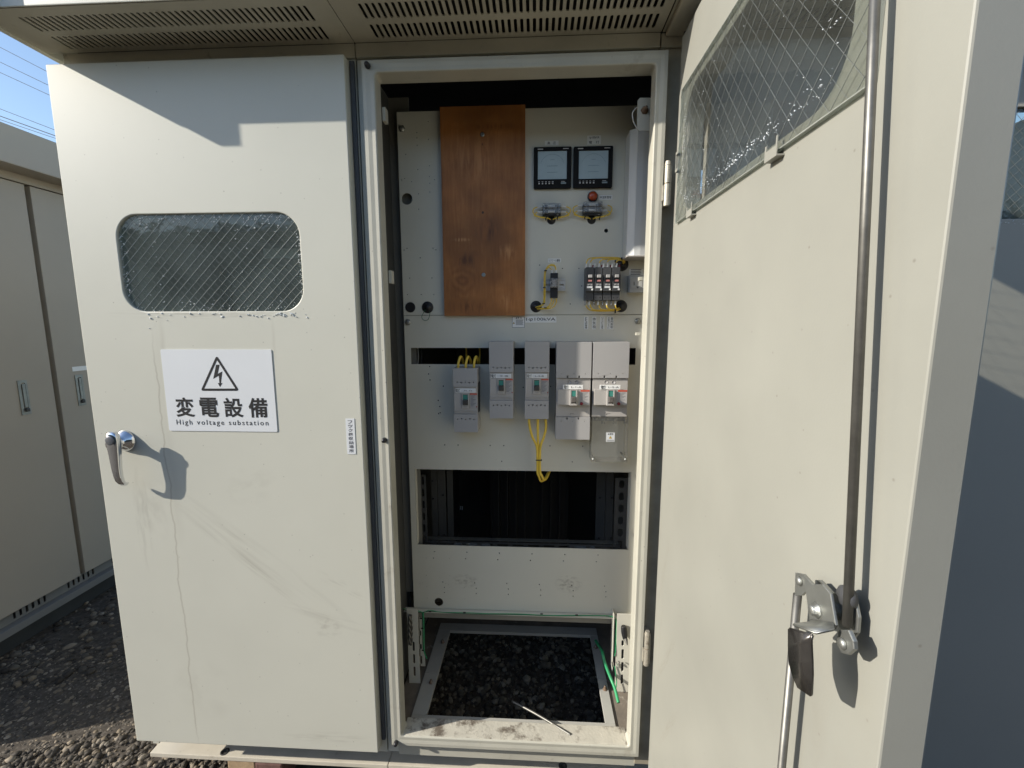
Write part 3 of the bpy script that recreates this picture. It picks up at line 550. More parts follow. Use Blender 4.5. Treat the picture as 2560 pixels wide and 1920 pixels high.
# inside corner catch plate with bolt
cp = plate('catch_plate', [(0.2675,2.1276), (0.2977,2.1268), (0.2978,2.0471), (0.2674,2.0484), (0.2623,2.0532), (0.2619,2.1218)][::-1], [], 'Y', 0.058, 0.0025, paint_frame, cab)
u, v = (0.2804,2.0973)
lathe('catch_bolt', [(0.0105, 0), (0.0105, 0.0012), (0.008, 0.002), (0.008, 0.008), (0.004, 0.0085), (0.004, 0.018), (0, 0.0185)], (u, 0.0578, v), (0, -1, 0), rust, cp, 6)
tube('catch_wire', [(0.2637,0.0700,2.1109), (0.2539,0.0750,2.1011), (0.2545,0.0750,2.0845), (0.2587,0.0720,2.0701), (0.2660,0.0660,2.0556)], 0.0014, white_tube, cab)
boxes('stay_clip', [(0.2760, 0.2860, 0.030, 0.045, (0.2749,1.6684)[1] - 0.004, (0.2749,1.6684)[1] + 0.005)], paint_frame, cab, 0.001)
box('stay_clip', 0.2725, 0.2850, 0.026, 0.040, (0.2803,1.5226)[1] - 0.004, (0.2803,1.5226)[1] + 0.004, paint_frame, cab, 0.001)
# hinges
for za, zb in ((1.8375, 1.9417), (0.586, 0.6908)):
    bm = bmesh.new(); zm = (za + zb) / 2; hx = 0.3215
    add_cyl(bm, (hx, -0.0300, za), (hx, -0.0300, zm - 0.0012), 0.0075, n=18); add_cyl(bm, (hx, -0.0300, zm + 0.0012), (hx, -0.0300, zb - 0.010), 0.0072, n=18)
    add_cyl(bm, (hx, -0.0300, zb - 0.010), (hx, -0.0300, zb), 0.0082, 0.006, n=18); bm_box(bm, hx - 0.0045, hx + 0.0100, -0.0300, 0.0058, za + 0.004, zb - 0.012)
    bm_box(bm, hx - 0.0110, hx - 0.0060, -0.0330, -0.0220, za + 0.012, zm - 0.004, 0.001)
    from_bm(bm, 'hinge', hinge_m, cab)
    cyl('hinge_pin', (hx, -0.0300, zm - 0.0011), (hx, -0.0300, zm + 0.0011), 0.0060, rust, cab, n=14)

# ---------------- shut left door
def wires(name, u0, u1, v0, v1, r, plane, d, pitch, parent, ang=45, rad=0.00045, m=None, fam=(1, -1)):
    """woven wire mesh inside wired glass, clipped to the pane"""
    bm = bmesh.new(); uc, vc = (u0 + u1) / 2, (v0 + v1) / 2; R_ = math.hypot(u1 - u0, v1 - v0) / 2
    for s in fam:
        a = math.radians(ang * s); du, dv = math.cos(a), math.sin(a); nu, nv = -dv, du
        k = -int(R_ / pitch) - 1
        while k * pitch < R_:
            pu, pv = uc + nu * k * pitch, vc + nv * k * pitch; t0, t1 = -1e9, 1e9
            for (p, dd, lo, hi) in ((pu, du, u0, u1), (pv, dv, v0, v1)):
                ta, tb = sorted(((lo - p) / dd, (hi - p) / dd)); t0 = max(t0, ta); t1 = min(t1, tb)
            if t1 - t0 > 0.01:
                A = (pu + du * t0, pv + dv * t0); B = (pu + du * t1, pv + dv * t1); o = 0.0003 * s
                if plane == 'Y': P, Q = (A[0], d + o, A[1]), (B[0], d + o, B[1])
                else: P, Q = (d + o, A[0], A[1]), (d + o, B[0], B[1])
                add_cyl(bm, P, Q, rad * random.uniform(0.8, 1.15), n=5)
            k += 1
    return from_bm(bm, name, m or wire_m, parent)
WX0, WX1, WZ0, WZ1, WR = -1.1080, -0.6105, 1.5850, 1.8370, 0.060
d1 = plate('door', rrect(-1.2415, -0.4700, 0.2565, 2.2035, 0.002, 2), [rrect(WX0, WX1, WZ0, WZ1, WR, 10)], 'Y', -0.0320, 0.0320, paint_door, cab, 0.0022)
d1['label'] = 'shut left door with warning sign and chrome handle'
box('window_pane', WX0 - 0.012, WX1 + 0.012, -0.0250, -0.0190, WZ0 - 0.012, WZ1 + 0.012, glass, d1)
wires('wire_mesh', WX0 - 0.01, WX1 + 0.01, WZ0 - 0.01, WZ1 + 0.01, 0, 'Y', -0.0256, 0.0185, d1, fam=(1,), rad=0.00055)
wires('wire_mesh', WX0 - 0.01, WX1 + 0.01, WZ0 - 0.01, WZ1 + 0.01, 0, 'Y', -0.0256, 0.0165, d1, fam=(-1,), m=wire_d)
# chrome lift handle
hz, hx = 1.226, -1.152
lathe('handle_rose', [(0.030, 0), (0.030, 0.003), (0.0285, 0.006), (0.024, 0.012), (0.0185, 0.017), (0.0140, 0.021), (0.0125, 0.026), (0.0125, 0.046), (0.0132, 0.048), (0, 0.0485)], (hx, -0.0320, hz), (0, -1, 0), chrome, d1, 40)
def lever():
    bm = bmesh.new(); y = -0.0750; T = []
    prof = [(1.262, 0.0070, 0.006, 0), (1.258, 0.0125, 0.0085, 0), (1.248, 0.0160, 0.0095, 0), (1.232, 0.0168, 0.0100, 0), (1.215, 0.0155, 0.0098, 0), (1.200, 0.0142, 0.0092, 0), (1.180, 0.0128, 0.0088, 0), (1.155, 0.0112, 0.0082, 0), (1.135, 0.0102, 0.0075, 0.0015), (1.122, 0.0098, 0.0068, 0.004), (1.113, 0.0095, 0.0056, 0.009), (1.108, 0.0090, 0.0045, 0.016), (1.107, 0.0060, 0.0030, 0.022)]
    n = 20
    for (z, hw, hd, dy) in prof:
        ring = []
        for i in range(n):
            a = 2 * math.pi * i / n; ca, sa = math.cos(a), math.sin(a)
            q = 0.55; ring.append(bm.verts.new((hx + 0.007 + hw * math.copysign(abs(ca) ** q, ca), y + dy + hd * math.copysign(abs(sa) ** q, sa), z + (0.004 * math.sin(a) if dy > 0.01 else 0))))
        T.append(ring)
    for a, b in zip(T, T[1:]):
        for i in range(n): bm.faces.new((a[i], a[(i + 1) % n], b[(i + 1) % n], b[i])).smooth = True
    bm.faces.new(T[0]); bm.faces.new(T[-1][::-1]); bmesh.ops.recalc_face_normals(bm, faces=bm.faces); return bm
from_bm(lever(), 'handle_lever', chrome, d1)
lathe('handle_key_disc', [(0.0125, 0), (0.0125, 0.0012), (0.0105, 0.0020), (0, 0.0018)], (hx + 0.007, -0.0850, 1.240), (0, -1, 0), mat('satin_disc', (0.20, 0.21, 0.23), 0.35, metal=0.6), d1, 24)

# ---------------- shut right-hand door beyond the open one
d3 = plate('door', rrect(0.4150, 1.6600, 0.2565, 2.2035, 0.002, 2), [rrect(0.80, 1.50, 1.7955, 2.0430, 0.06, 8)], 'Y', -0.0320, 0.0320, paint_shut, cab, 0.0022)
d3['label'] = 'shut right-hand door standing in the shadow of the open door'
box('window_pane', 0.79, 1.51, -0.0250, -0.0190, 1.785, 2.053, glass, d3)
wires('wire_mesh', 0.79, 1.51, 1.785, 2.053, 0, 'Y', -0.0258, 0.0175, d3, m=wire_d)

# ---------------- open door, seen from inside, swung square to the front
XD = 0.3350; TH = 0.0420; YE = -0.7870; YH = -0.0480
OH = rrect(-0.6450, -0.1010, 1.8010, 2.0560, 0.062, 10)
d2 = plate('door', rrect(YE, YH, 0.2565, 2.2035, 0.002, 2), [OH], 'X', XD, TH, paint_open, cab, 0.0022)
d2['label'] = 'open right door seen from its cream inner side, with wired glass pane and locking rods'
PYa, PYb, PZa, PZb = -0.6900, -0.0870, 1.7850, 2.0720
gp = box('window_pane', XD - 0.0066, XD - 0.0008, PYa, PYb, PZa, PZb, glass_open, d2)
boxes('pane_edge', [(XD - 0.0070, XD - 0.0005, PYa - 0.0012, PYa - 0.0001, PZa, PZb), (XD - 0.0070, XD - 0.0005, PYb + 0.0001, PYb + 0.0014, PZa, PZb), (XD - 0.0070, XD - 0.0005, PYa, PYb, PZa - 0.0016, PZa - 0.0001), (XD - 0.0070, XD - 0.0005, PYa, PYb, PZb + 0.0001, PZb + 0.0016)], glass_edge, d2)
wires('wire_mesh', PYa, PYb, PZa, PZb, 0, 'X', XD - 0.0072, 0.0270, d2, ang=42, rad=0.00042, m=wire_d, fam=(-1,))
wires('wire_mesh', PYa, PYb, PZa, PZb, 0, 'X', XD - 0.0072, 0.0230, d2, ang=50, rad=0.00022, m=wire_d, fam=(1,))
def clip(y, z, vert=False):
    bm = bmesh.new()
    if not vert:
        bm_box(bm, XD - 0.0100, XD - 0.0004, y - 0.016, y + 0.016, z - 0.010, z - 0.0078)
        bm_box(bm, XD - 0.0112, XD - 0.0100, y - 0.016, y + 0.016, z - 0.010, z + 0.004); bm_box(bm, XD - 0.0112, XD - 0.0100, y - 0.016, y - 0.0125, z + 0.004, z + 0.016); bm_box(bm, XD - 0.0112, XD - 0.0100, y + 0.012, y + 0.016, z + 0.004, z + 0.012)
    else:
        bm_box(bm, XD - 0.0112, XD - 0.0004, y + 0.0045, y + 0.0065, z - 0.022, z + 0.022); bm_box(bm, XD - 0.0112, XD - 0.0100, y - 0.008, y + 0.0045, z - 0.022, z - 0.016); bm_box(bm, XD - 0.0112, XD - 0.0100, y - 0.008, y + 0.0045, z + 0.016, z + 0.022)
    from_bm(bm, 'pane_clip', paint_open, d2)
clip(-0.5150, PZa); clip(-0.1900, PZa); clip(PYb, 1.92, True)
# locking rods and handle mechanism on the inner face
XRo = 0.3130
ra = (-0.7081,1.8470); rb = (-0.7584,1.2449)
cyl('locking_rod', (XRo, rb[0] + (ra[0] - rb[0]) * (2.175 - rb[1]) / (ra[1] - rb[1]), 2.175), (XRo, rb[0], rb[1] + 0.006), 0.0044, steel, d2, n=20, smooth=True)
box('rod_guide', XRo - 0.004, XD + 0.001, ra[0] + 0.001, ra[0] + 0.024, 2.10, 2.16, zinc, d2, 0.002)
rc = (-0.6780,1.2311); rd = (-0.6800,0.9971)
cyl('locking_rod', (XRo, rc[0], rc[1]), (XRo, rd[0], 0.30), 0.0046, steel, d2, n=20, smooth=True)
box('rod_guide', XRo - 0.006, XD + 0.001, rd[0] - 0.014, rd[0] + 0.014, 0.36, 0.39, zinc, d2, 0.002)
plate('latch_link', [(-0.6829,1.2619), (-0.6970,1.2685), (-0.7144,1.2668), (-0.7028,1.2504), (-0.6975,1.2427), (-0.6858,1.2355)], [], 'X', 0.3050, 0.0030, zinc, d2)
plate('latch_plate', [(-0.7361,1.2809), (-0.7486,1.2784), (-0.7601,1.2523), (-0.7568,1.2448), (-0.7222,1.2273), (-0.7103,1.2562), (-0.7048,1.2719), (-0.7217,1.2714)], [], 'X', 0.3005, 0.0032, zinc, d2, 0.0008)
plate('latch_plate', [(-0.6968,1.2618), (-0.7038,1.2662), (-0.7243,1.2639), (-0.7488,1.2829), (-0.7573,1.2745), (-0.7629,1.2635), (-0.7636,1.2472), (-0.7573,1.2328), (-0.7393,1.2346), (-0.7213,1.2457)], [], 'X', 0.3195, 0.0032, zinc, d2, 0.0008)
a = (-0.7321,1.2489)
lathe('latch_nut', [(0.0085, 0), (0.0085, 0.0012), (0.0055, 0.002), (0.0055, 0.006), (0.0045, 0.007), (0, 0.0072)], (0.3002, a[0], a[1]), (-1, 0, 0), zinc, d2, 6)
cyl('latch_spindle', (0.3002, a[0], a[1]), (XD, a[0], a[1]), 0.0090, zinc, d2)
p = (-0.7506,1.2770)
lathe('latch_nut', [(0.011, 0), (0.011, 0.006), (0.008, 0.009), (0, 0.010)], (0.3190, p[0], p[1]), (-1, 0, 0), dgrey, d2, 20)
plate('rod_clevis', [(-0.7587,1.2463), (-0.7708,1.2555), (-0.7787,1.2492), (-0.7804,1.2423), (-0.7732,1.2307), (-0.7653,1.2263), (-0.7559,1.2302)], [], 'X', 0.3050, 0.0045, zinc, d2, 0.001)
p = (-0.7665,1.2372)
lathe('clevis_rivet', [(0.0055, 0), (0.0055, 0.002), (0.003, 0.0035), (0, 0.0037)], (0.3048, p[0], p[1]), (-1, 0, 0), zinc, d2, 16)
p = (-0.6929,1.2574)
lathe('clevis_rivet', [(0.0050, 0), (0.0050, 0.002), (0.003, 0.0035), (0, 0.0037)], (0.3048, p[0], p[1]), (-1, 0, 0), zinc, d2, 16)
# bent paddle: web out from the plate, then blade hanging down
def strip(name, A, B, th, m, parent):
    """thick bent strip between two 3-D edge polylines"""
    bm = bmesh.new(); A = [Vector(a) for a in A]; B = [Vector(b) for b in B]; nn = len(A)
    nr = []
    for i in range(nn):
        t = (A[min(i + 1, nn - 1)] - A[max(i - 1, 0)]); w = (B[i] - A[i]); nr.append(t.cross(w).normalized() * th)
    r = [[bm.verts.new(A[i]), bm.verts.new(B[i]), bm.verts.new(B[i] + nr[i]), bm.verts.new(A[i] + nr[i])] for i in range(nn)]
    for a, b in zip(r, r[1:]):
        for q in range(4): bm.faces.new((a[q], a[(q + 1) % 4], b[(q + 1) % 4], b[q]))
    bm.faces.new(r[0]); bm.faces.new(r[-1][::-1]); bmesh.ops.recalc_face_normals(bm, faces=bm.faces)
    es = [e for e in bm.edges]; bmesh.ops.bevel(bm, geom=es, offset=th * 0.3, segments=2, affect='EDGES', clamp_overlap=True)
    return from_bm(bm, name, m, parent, True)
strip('latch_arm', [(0.3010,-0.7236,1.2293), (0.2960,-0.7315,1.2318), (0.2780,-0.7305,1.2280)], [(0.3010,-0.7579,1.2516), (0.2960,-0.7669,1.2507), (0.2760,-0.7703,1.2484)], 0.0030, zinc, d2)
strip('paddle', [(0.2760,-0.7316,1.2275), (0.2760,-0.7348,1.2052), (0.2760,-0.7381,1.1915), (0.2770,-0.7448,1.1810), (0.2790,-0.7521,1.1739)],
      [(0.2760,-0.7695,1.2482), (0.2760,-0.7676,1.2392), (0.2760,-0.7720,1.2202), (0.2770,-0.7730,1.2060), (0.2790,-0.7715,1.1825)], 0.0045, paddle_m, d2)

# ================================================================== THINGS ON THE PANELS
# plywood board
bq = [(-0.2881,2.1946), (-0.0323,2.1942), (-0.0322,1.5763), (-0.2889,1.5757)]
x0 = (bq[0][0] + bq[3][0]) / 2; x1 = (bq[1][0] + bq[2][0]) / 2; z1 = (bq[0][1] + bq[1][1]) / 2; z0 = bq[2][1]
bd = thing('plywood_board', 'tall orange-brown plywood board screwed to the upper panel', 'wooden board', ((x0 + x1) / 2, 0.227, z0))
box('board', x0, x1, 0.2200, 0.2345, z0, z1, wood, bd, 0.0012)
for p in ((-0.1608,2.1135), (-0.1615,1.7025)):
    lathe('screw', [(0.0065, 0), (0.0065, 0.0008), (0.0048, 0.0018), (0.0022, 0.0012), (0, 0.0010)], (p[0], 0.2198, p[1]), (0, -1, 0), zinc, bd, 14)

def rect_of(a, b): return min(a[0], b[0]), max(a[0], b[0]), min(a[1], b[1]), max(a[1], b[1])
def label_plate(name, label, a, b, y, lines, cat='label', m=None, parent=None, border=None, vertical=False, tw=0.86, group=None, col=None, w=0.0):
    x0, x1, z0, z1 = rect_of(a, b); m = m or sticker
    if parent is None: t = thing(name, label, cat, ((x0 + x1) / 2, y, z0), group)
    else: t = parent
    st = box('sheet', x0, x1, y - 0.0008, y - 0.0001, z0, z1, m, t); n = len(lines)
    for i, s in enumerate(lines):
        if not s: continue
        if vertical:
            cxx = x0 + (x1 - x0) * (i + 0.5) / n; k = len(s)
            for j, ch in enumerate(s):
                if ch == '　': continue
                hgt = (z1 - z0) * 0.92 / k; wd = min((x1 - x0) / n * 0.72, hgt * 1.1)
                if ch == 'ー': text('lettering', '|', cxx, z1 - (z1 - z0) * 0.04 - hgt * (j + 0.5), 0.01, 'Y', y - 0.0010, col or ink, st, fit=(wd * 0.10, hgt * 0.8))
                else: text('lettering', ch, cxx, z1 - (z1 - z0) * 0.04 - hgt * (j + 0.5), 0.01, 'Y', y - 0.0010, col or ink, st, fit=(wd, hgt * 0.82), weight=w)
        else:
            hgt = (z1 - z0) / n; text('lettering', s, (x0 + x1) / 2, z1 - hgt * (i + 0.5), 0.01, 'Y', y - 0.0010, col or ink, st, fit=((x1 - x0) * tw, hgt * 0.62), weight=w)
    if border:
        plate('border', rrect(x0 + 0.0006, x1 - 0.0006, z0 + 0.0006, z1 - 0.0006), [rrect(x0 + 0.0016, x1 - 0.0016, z0 + 0.0016, z1 - 0.0016)], 'Y', y - 0.0011, 0.0003, border, st)
    return t
label_plate('name_label', 'small white label reading 高圧 above the left digital meter', (0.0267,2.0973), (0.0680,2.0841), YP, ['高　圧'], m=sticker2, tw=0.62)
label_plate('name_label', 'small two-line label reading 1φ100kVA 電灯 above the right digital meter', (0.1539,2.1090), (0.1943,2.0837), YP, ['1φ100kVA', '電　灯'], m=sticker2, tw=0.75)
label_plate('name_label', 'small white label reading PF溶断警報 right of the orange lamp', (0.1930,1.9383), (0.2330,1.9252), YP, ['PF溶断警報'], m=sticker2)
label_plate('name_label', 'small white label reading リアクトル警報 above the relay with the yellow loop', (0.0393,1.7523), (0.0797,1.7402), YP, ['リアクトル警報'], m=sticker2)
label_plate('rating_label', 'white label reading 1φ100kVA in large letters below the plywood board', (-0.0313,1.5735), (0.0679,1.5542), YP, ['1φ100kVA'], m=sticker2, tw=0.93)
label_plate('name_label', 'upright white label reading PF溶断警報, leftmost of the four under the small breakers', (0.1555,1.5726), (0.1685,1.5333), YP, ['PF溶断警報'], vertical=True, m=sticker2)
label_plate('name_label', 'upright white label reading 換気扇, second of the four under the small breakers', (0.1806,1.5725), (0.1937,1.5329), YP, ['換気扇'], vertical=True, m=sticker2)
label_plate('name_label', 'upright white label reading リアクトル警報, third of the four under the small breakers', (0.2057,1.5728), (0.2192,1.5329), YP, ['リアクトル警報'], vertical=True, m=sticker2)
label_plate('name_label', 'upright two-column white label, rightmost of the four under the small breakers', (0.2274,1.5728), (0.2472,1.5329), YP, ['点検用コンセント', '盤内照明'], vertical=True, m=sticker2)
# warning sticker beside the rating label
wa, wb = (-0.0737,1.5733), (-0.0325,1.5378)
wl = label_plate('warning_sticker', 'small bordered warning sticker reading 警告 left of the 1φ100kVA label', wa, wb, YP, [], m=sticker2, border=ink)
text('lettering', '▲警 告', (-0.0521,1.5692)[0], (-0.0521,1.5692)[1], 0.01, 'Y', YP - 0.0010, ink, wl, fit=(0.020, 0.0052))
text('lettering', '▲', (-0.0679,1.5536)[0], (-0.0679,1.5536)[1], 0.01, 'Y', YP - 0.0010, mat('warning_yellow', (0.45, 0.33, 0.10), 0.5), wl, fit=(0.0075, 0.006))
boxes('small_print', [((-0.0612,1.5639)[0], (-0.0375,1.5638)[0] - 0.001 * (k % 3), YP - 0.0011, YP - 0.0008, (-0.4896,1.5624)[1] - 0.00255 * k, (-0.4896,1.5636)[1] - 0.00255 * k) for k in range(7)], ink2, wl)

# digital meters
def meter(a, b, sa, sb, label):
    x0, x1, z0, z1 = rect_of(a, b); t = thing('panel_meter', label, 'panel meter', ((x0 + x1) / 2, YP, z0), 'pair of square digital meters'); yf = YP - 0.011
    X0, X1, Z0, Z1 = rect_of(sa, sb)
    plate('bezel', rrect(x0, x1, z0, z1, 0.004, 4), [rrect(X0, X1, Z0, Z1)], 'Y', yf, 0.010, bezel_m, t, 0.0012)
    sc = box('screen', X0 - 0.001, X1 + 0.001, yf + 0.0030, yf + 0.0050, Z0 - 0.001, Z1 + 0.001, screen_m, t)
    w, h = X1 - X0, Z1 - Z0; bm = bmesh.new(); cx_, cz_ = (X0 + X1) / 2, Z0 + h * 0.42
    pts = [(cx_ + w * 0.43 * math.cos(q), yf + 0.0028, cz_ + h * 0.47 * math.sin(q)) for q in np.linspace(0.35, math.pi - 0.35, 22)]
    add_tube(bm, pts, 0.00035, 4, 0)
    for q, ww in ((0.69, 0.15), (0.47, 0.37), (0.25, 0.37)): bm_box(bm, cx_ - w * ww / 2, cx_ + w * ww / 2, yf + 0.0026, yf + 0.0029, Z0 + h * q, Z0 + h * q + 0.0008)
    from_bm(bm, 'display_marks', mat('lcd_marks', (0.12, 0.17, 0.18), 0.4), sc)
    for i in range(5):
        x = X0 + w * (0.045 + 0.118 * i); box('button', x - 0.0022, x + 0.0022, yf - 0.0012, yf + 0.001, z0 + 0.0125, z0 + 0.0165, white_pr, t, 0.0004)
    box('button', X1 - w * 0.20, X1 - w * 0.02, yf - 0.0012, yf + 0.001, z0 + 0.0125, z0 + 0.0168, mat('blue_grey_button', (0.30, 0.38, 0.42), 0.5), t, 0.0004)
    boxes('small_print', [(X0 + w * (0.015 + 0.118 * i), X0 + w * (0.075 + 0.118 * i), yf - 0.0004, yf + 0.0001, z0 + 0.0190, z0 + 0.0203) for i in range(5)] + [(X1 - w * 0.19, X1 - w * 0.06, yf - 0.0004, yf + 0.0001, z0 + 0.0190, z0 + 0.0203),
          (x0 + 0.012, x0 + 0.028, yf - 0.0004, yf + 0.0001, z1 - 0.0078, z1 - 0.0052), (x1 - 0.026, x1 - 0.009, yf - 0.0004, yf + 0.0001, z1 - 0.0072, z1 - 0.0052)], white_pr, t)
meter((-0.0065,2.0765), (0.1071,1.9574), (0.0061,2.0649), (0.0933,1.9843), 'square black digital meter under the 高圧 label, left of the pair')
meter((0.1132,2.0757), (0.2301,1.9572), (0.1290,2.0637), (0.2167,1.9835), 'square black digital meter under the 1φ100kVA label, right of the pair')
p = (0.1735,1.9338)
t = thing('indicator_lamp', 'round orange-red pilot lamp with black ring below the right meter', 'indicator lamp', (p[0], YP, p[1] - 0.015))
lathe('ring', [(0.0160, 0), (0.0160, 0.004), (0.0145, 0.007), (0.0135, 0.005), (0, 0.005)], (p[0], YP, p[1]), (0, -1, 0), black, t)
lathe('lens', [(0.0132, 0.004), (0.0132, 0.010), (0.0120, 0.014), (0.0080, 0.0165), (0, 0.0175)], (p[0], YP, p[1]), (0, -1, 0), orange, t)

# fuse holders with yellow loops
def fuse(ox, oy, which):
    def q(a, b, y): return None
    return None
def fuse_holder(P0, P1, rows, grom, label, ties):
    """P0,P1 body corners; rows = heights of the two fuse lines; grom = cable hole centre"""
    x0, x1, z0, z1 = rect_of(P0, P1); t = thing('fuse_holder', label, 'fuse holder', ((x0 + x1) / 2, YP, z0), 'pair of twin fuse holders under the meters')
    box('base', x0, x1, YP - 0.013, YP - 0.0005, z0, z1 - 0.003, black, t, 0.001)
    box('rating_mark', x1 - 0.012, x1 - 0.007, YP - 0.0134, YP - 0.0130, z0 + 0.0012, z0 + 0.0028, white_pr, t)
    for z in rows:
        f = box('fuse_cover', x0 + 0.0012, x1 - 0.0012, YP - 0.029, YP - 0.0135, z - 0.0072, z + 0.0072, clearf, t, 0.0015)
        cyl('fuse_tube', ((x0 + x1) / 2 - 0.011, YP - 0.019, z), ((x0 + x1) / 2 + 0.009, YP - 0.019, z), 0.0034, white_tube, f, n=12)
        boxes('fuse_clip', [(x0 + 0.006, x0 + 0.014, YP - 0.024, YP - 0.0136, z - 0.004, z + 0.004), (x1 - 0.014, x1 - 0.006, YP - 0.024, YP - 0.0136, z - 0.004, z + 0.004)], dgrey, f)
        for s, xe in ((-1, x0), (1, x1)):
            cyl('terminal_sleeve', (xe, YP - 0.014, z), (xe + s * 0.0155, YP - 0.014, z), 0.0027, white_tube, t, n=10)
    for k, z in enumerate(rows):
        for s, xe in ((-1, x0), (1, x1)):
            o = 0.0028 * k; zo = grom[1]
            pts = [(xe + s * 0.0150, YP - 0.014, z), (xe + s * (0.0235 - 0.0 + (0.004 if k == 0 else 0)), YP - 0.0135, z - 0.006), (xe + s * (0.0235 + (0.0035 if k == 0 else 0)), YP - 0.013, (z + zo) / 2), (xe + s * 0.008, YP - 0.012, zo + 0.0065 + o * 0.5), (xe - s * 0.010, YP - 0.011, zo + 0.0035 + o * 0.5), (grom[0] + s * 0.006, YP - 0.007, zo + 0.002), (grom[0], YP + 0.012, zo - 0.003)]
            tube('wire', pts, 0.0017, yellow, t, 6, 5)
    for tx in ties: tube('cable_tie', [(tx[0] - 0.0012, YP - 0.0115, tx[1] - 0.0048), (tx[0] - 0.0014, YP - 0.0145, tx[1]), (tx[0] + 0.0012, YP - 0.0115, tx[1] + 0.0048)], 0.0018, tie_m, t, 6, 3)
fuse_holder((0.0209,1.9114), (0.0769,1.8777), ((-0.0475,1.9034)[1], (-0.0475,1.8886)[1]), (0.0496,1.8673), 'left twin fuse holder with clear covers and yellow wires under the left meter', [(0.0324,1.8695), (0.0677,1.8712)])
fuse_holder((0.1425,1.9123), (0.2013,1.8771), ((-0.0475,1.9058)[1], (-0.0475,1.8905)[1]), (0.1718,1.8671), 'right twin fuse holder with clear covers under the orange lamp', [(0.1510,1.8712), (0.1953,1.8689)])

# relay on a short rail
rl = thing('relay', 'small clear-fronted relay on a short slotted rail with yellow wires', 'relay', ((0.0598,1.6299)[0], YP, (0.0598,1.6299)[1]))
ra_, rb_ = (0.0197,1.6896), (0.0943,1.6525); xx0, xx1, zz0, zz1 = rect_of(ra_, rb_)
plate('mounting_rail', rrect(xx0, xx1, zz0, zz1), [rrect((0.0266,1.6719)[0], (0.0449,1.6718)[0], (-0.0480,1.6692)[1], (-0.0481,1.6733)[1], 0.0015, 3), rrect((0.0758,1.6716)[0], (0.0888,1.6715)[0], (-0.0480,1.6692)[1], (-0.0481,1.6733)[1], 0.0015, 3)], 'Y', YP - 0.0080, 0.0015, alum, rl)
boxes('rail_flange', [(xx0, xx1, YP - 0.0115, YP - 0.0080, zz1 - 0.0035, zz1), (xx0, xx1, YP - 0.0115, YP - 0.0080, zz0, zz0 + 0.0035), (xx0, xx1, YP - 0.0065, YP - 0.0005, zz0 + 0.006, zz0 + 0.008), (xx0, xx1, YP - 0.0065, YP - 0.0005, zz1 - 0.008, zz1 - 0.006)], alum, rl)
a, b = (0.0462,1.7045), (0.0696,1.6293)
box('relay_base', a[0], b[0], YP - 0.036, YP - 0.012, b[1], a[1], black, rl, 0.0015)
a, b = (0.0455,1.6862), (0.0693,1.6586)
box('relay_case', a[0], b[0], YP - 0.058, YP - 0.0365, b[1], a[1], clearf, rl, 0.002)
box('relay_coil', a[0] + 0.006, b[0] - 0.006, YP - 0.052, YP - 0.037, b[1] + 0.004, a[1] - 0.004, rate_m, rl, 0.001)
for (u, v, dz) in ((0.0510,1.7135) + (1,), (0.0638,1.7134) + (1,), (0.0502,1.6450) + (-1,), (0.0566,1.6319) + (-1,), (0.0644,1.6449) + (-1,)):
    cyl('terminal_sleeve', (u, YP - 0.030, v), (u, YP - 0.032, v - 0.014 * (1 if dz > 0 else -1) ), 0.0023, white_tube, rl, n=8)
for k in range(3):
    o = 0.0016 * k
    tube('wire', [(0.0510,0.2050,1.7131), (0.0435,0.2080,1.7216), (0.0342,0.2100,1.7160), (0.0306,0.2120,1.7034), (0.0293,0.2080,1.6696), (0.0293,0.2120,1.6287), (0.0266,0.2150,1.6128), (0.0162,0.2180,1.6064), (0.0018,0.2300,1.6021), (-0.0011,0.2600,1.5984)] if k == 0 else
         ([(0.0638,0.2050,1.7130), (0.0603,0.2060,1.7264), (0.0509,0.2070,1.7306), (0.0397,0.2080,1.7268), (0.0320,0.2120,1.7163), (0.0280,0.2140,1.7036), (0.0267,0.2100,1.6660), (0.0267,0.2140,1.6288), (0.0242,0.2170,1.6139), (0.0124,0.2220,1.6037), (0.0009,0.2600,1.5993)] if k == 1 else
          [(0.0638,0.2050,1.7130), (0.0594,0.2050,1.7244), (0.0491,0.2060,1.7274), (0.0388,0.2080,1.7231), (0.0331,0.2110,1.7125), (0.0310,0.2110,1.6977), (0.0312,0.2070,1.6657), (0.0308,0.2110,1.6286), (0.0280,0.2140,1.6118), (0.0162,0.2190,1.6045), (0.0032,0.2600,1.5993)]), 0.0016, yellow, rl, 6, 5)
for q in ([(0.0504,0.2050,1.6319), (0.0492,0.2060,1.6170), (0.0409,0.2100,1.6041), (0.0296,0.2130,1.5995), (0.0162,0.2190,1.5988), (0.0032,0.2360,1.5995)], [(0.0567,0.2050,1.6226), (0.0541,0.2060,1.6114), (0.0447,0.2090,1.6021), (0.0296,0.2130,1.5976), (0.0162,0.2190,1.5979), (0.0032,0.2360,1.5975)], [(0.0652,0.2050,1.6281), (0.0654,0.2060,1.6170), (0.0590,0.2080,1.6039), (0.0448,0.2100,1.5975), (0.0296,0.2120,1.5966), (0.0032,0.2360,1.5960)]):
    tube('wire', q, 0.0017, yellow, rl, 6, 5)
for p in ((0.0319,0.2080,1.7125), (0.0283,0.2050,1.6619), (0.0264,0.2110,1.6127), (0.0318,0.2090,1.5999)):
    box('cable_tie', p[0] - 0.0042, p[0] + 0.0042, p[1] - 0.0022, p[1] + 0.0030, p[2] - 0.0014, p[2] + 0.0014, tie_m, rl, 0.0006)

